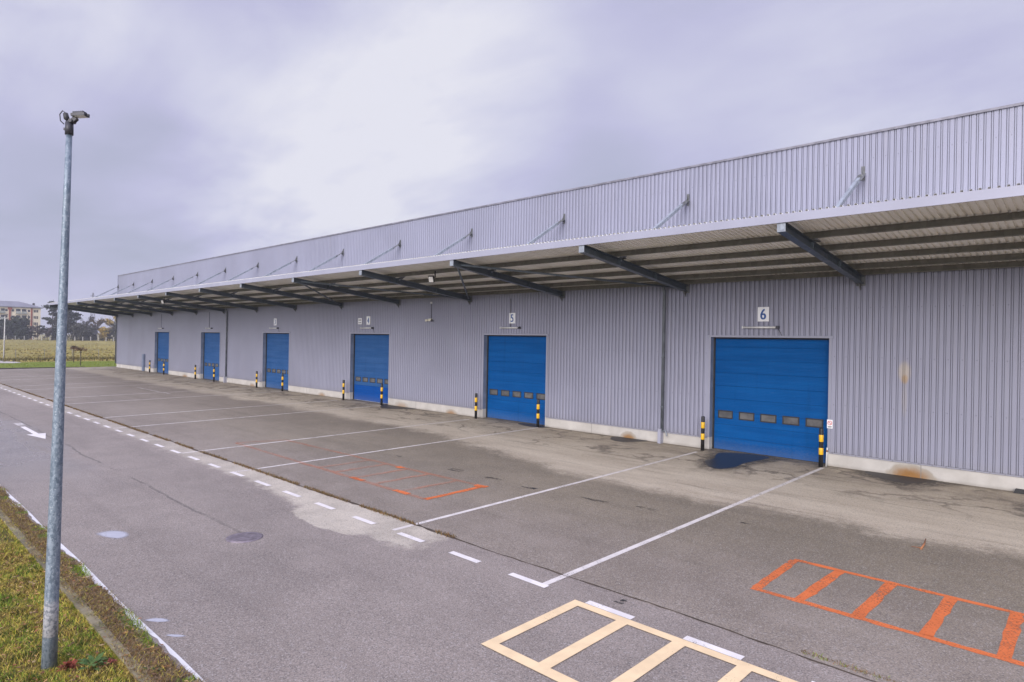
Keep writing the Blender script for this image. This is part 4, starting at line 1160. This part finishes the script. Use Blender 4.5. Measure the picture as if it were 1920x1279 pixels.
for fl in range(5):
    zc = 13.85-2.95*fl
    for yc, wd in ((33.3,.9), (39.3,.9), (30.9,.9), (26.0,.9), (19.3,.9), (16.4,.9)):
        b = MB(); b.box(AX+.002, AX+.06, yc-wd/2, yc+wd/2, zc-.5, zc+.5); b.build('window', M['dark_glass'], ap)
    for yc in (41.35, 41.95, 42.55):
        b = MB(); b.box(AX+.002, AX+.06, yc-.2, yc+.2, zc-.6, zc+.6); b.build('window', M['dark_glass'], ap)
    for y0, y1 in ((34.4,36.1), (36.6,38.3), (27.0,28.6), (28.9,30.3), (20.4,22.0), (22.5,24.2)):
        b = MB(); b.box(AX+.002, AX+.05, y0, y1, zc-1.3, zc+.75); o = b.build('balcony', [M['dark_glass']], ap)
        b = MB(); b.box(AX+.06, AX+1.1, y0-.1, y1+.1, zc-1.45, zc-1.3); b.box(AX+1.02, AX+1.1, y0-.1, y1+.1, zc-1.3, zc-.35); b.build('balustrade', M['balcony_grey'], o)
hs = thing('small_house', 'low pale house with dark roof among the autumn trees', 'house', (-360, 62, .4))
b = MB(); b.box(-366, -360, 60.2, 64.4, .2, 3.6); b.build('wall', M['pale_wall'], hs)
b = MB(); b.quad((-359.6,59.8,3.6), (-359.6,64.8,3.6), (-363,64.8,5.4), (-363,59.8,5.4)); b.quad((-366.4,64.8,3.6), (-366.4,59.8,3.6), (-363,59.8,5.4), (-363,64.8,5.4)); b.tri((-359.6,64.8,3.6), (-366.4,64.8,3.6), (-363,64.8,5.4)); b.tri((-366.4,59.8,3.6), (-359.6,59.8,3.6), (-363,59.8,5.4)); b.build('roof', M['lamp_dark'], hs)
b = MB(); b.box(-359.998, -359.94, 62.4, 64.2, .4, 2.6); b.build('garage_door', M['dark_glass'], hs)
b = MB(); b.box(-359.998, -359.94, 60.8, 61.6, 1.6, 2.7); b.build('window', M['dark_glass'], hs)

# fences, far lamp post, pylon
simple('concrete_post', (.52, .51, .50), .85)
simple('wire', (.20, .19, .17), .6, .3)
fn = thing('wire_fence', 'wire fence on thin posts along the far side of the lawn', 'fence', (-114, 0, 0))
for i in range(8):
    y_ = -11.5+3.4*i; b = MB(); b.tube([(-114,y_,gz(y_)-.2), (-114,y_,gz(y_)+1.45)], .035, 6); b.build('post', M['wire'], fn)
for h in (.35, .85, 1.35):
    b = MB(); b.tube([(-114,-11.5,gz(-11.5)+h), (-114,0,h), (-114,12.3,h)], .010, 5); b.build('wire', M['wire'], fn)
fn = thing('boundary_fence', 'pale post fence at the foot of the trees beyond the field', 'fence', (-346, 45, .4))
for i in range(20):
    y_ = 18+3.1*i; b = MB(); b.box(-346.15, -345.85, y_-.10, y_+.10, .1, 2.3+rr.uniform(-.1,.1)); b.build('post', M['concrete_post'], fn)
b = MB()
for h in (.9, 1.4, 1.9): b.tube([(-346,18,h), (-346,77,h)], .02, 4)
b.build('wire', M['wire'], fn)
o = thing('far_lamp_post', 'slim grey lamp post standing far off at the lawn edge', 'lamp post', (-112.6, -6.23, -.1))
b = MB(); b.tube([(-112.6,-6.23,-.15), (-112.6,-6.2,3), (-112.6,-6.17,6.1)], [.09,.075,.055], 10); b.build('pole', M['concrete_post'], o)
b = MB(); b.bar((-112.6,-6.35,6.15), (-112.6,-5.85,6.22), .22, .12); b.build('lamp_head', M['lamp_dark'], o)
px_, py_, h = -700.0, 141.8, 42.0
o = thing('pylon', 'far lattice pylon peeking over the canopy edge', 'pylon', (px_, py_, 0))
b = MB()
for sx in (-1, 1):
    for sy in (-1, 1): b.bar((px_+sx*2.5,py_+sy*2.5,0), (px_+sx*.35,py_+sy*.35,h), .22, .22)
for q in range(12):
    f0, f1 = q/12, (q+1)/12; r0, r1 = 2.5-2.15*f0, 2.5-2.15*f1
    b.bar((px_+r0,py_-r0,h*f0), (px_+r1,py_+r1,h*f1), .14, .14); b.bar((px_+r0,py_+r0,h*f0), (px_+r1,py_-r1,h*f1), .14, .14)
b.build('mast', M['lamp_dark'], o)
b = MB()
for z_, l in ((h*.93, 2.4), (h*.85, 3.2)): b.bar((px_,py_-l,z_), (px_,py_+l,z_), .25, .25)
b.build('crossarm', M['lamp_dark'], o)

# ------------------------------------------------------------------ thin autumn haze
hz = mat('haze_air')
vol = hz.n('ShaderNodeVolumePrincipled', {'Color': (.86, .88, .95, 1), 'Density': .0005, 'Anisotropy': .2})
ho = hz.n('ShaderNodeOutputMaterial'); hz.t.links.new(vol.outputs[0], ho.inputs['Volume'])
b = MB(); b.box(-4200, 4200, -4200, 4200, -2.0, 44.0); b.build('haze', M['haze_air'], kind='stuff')
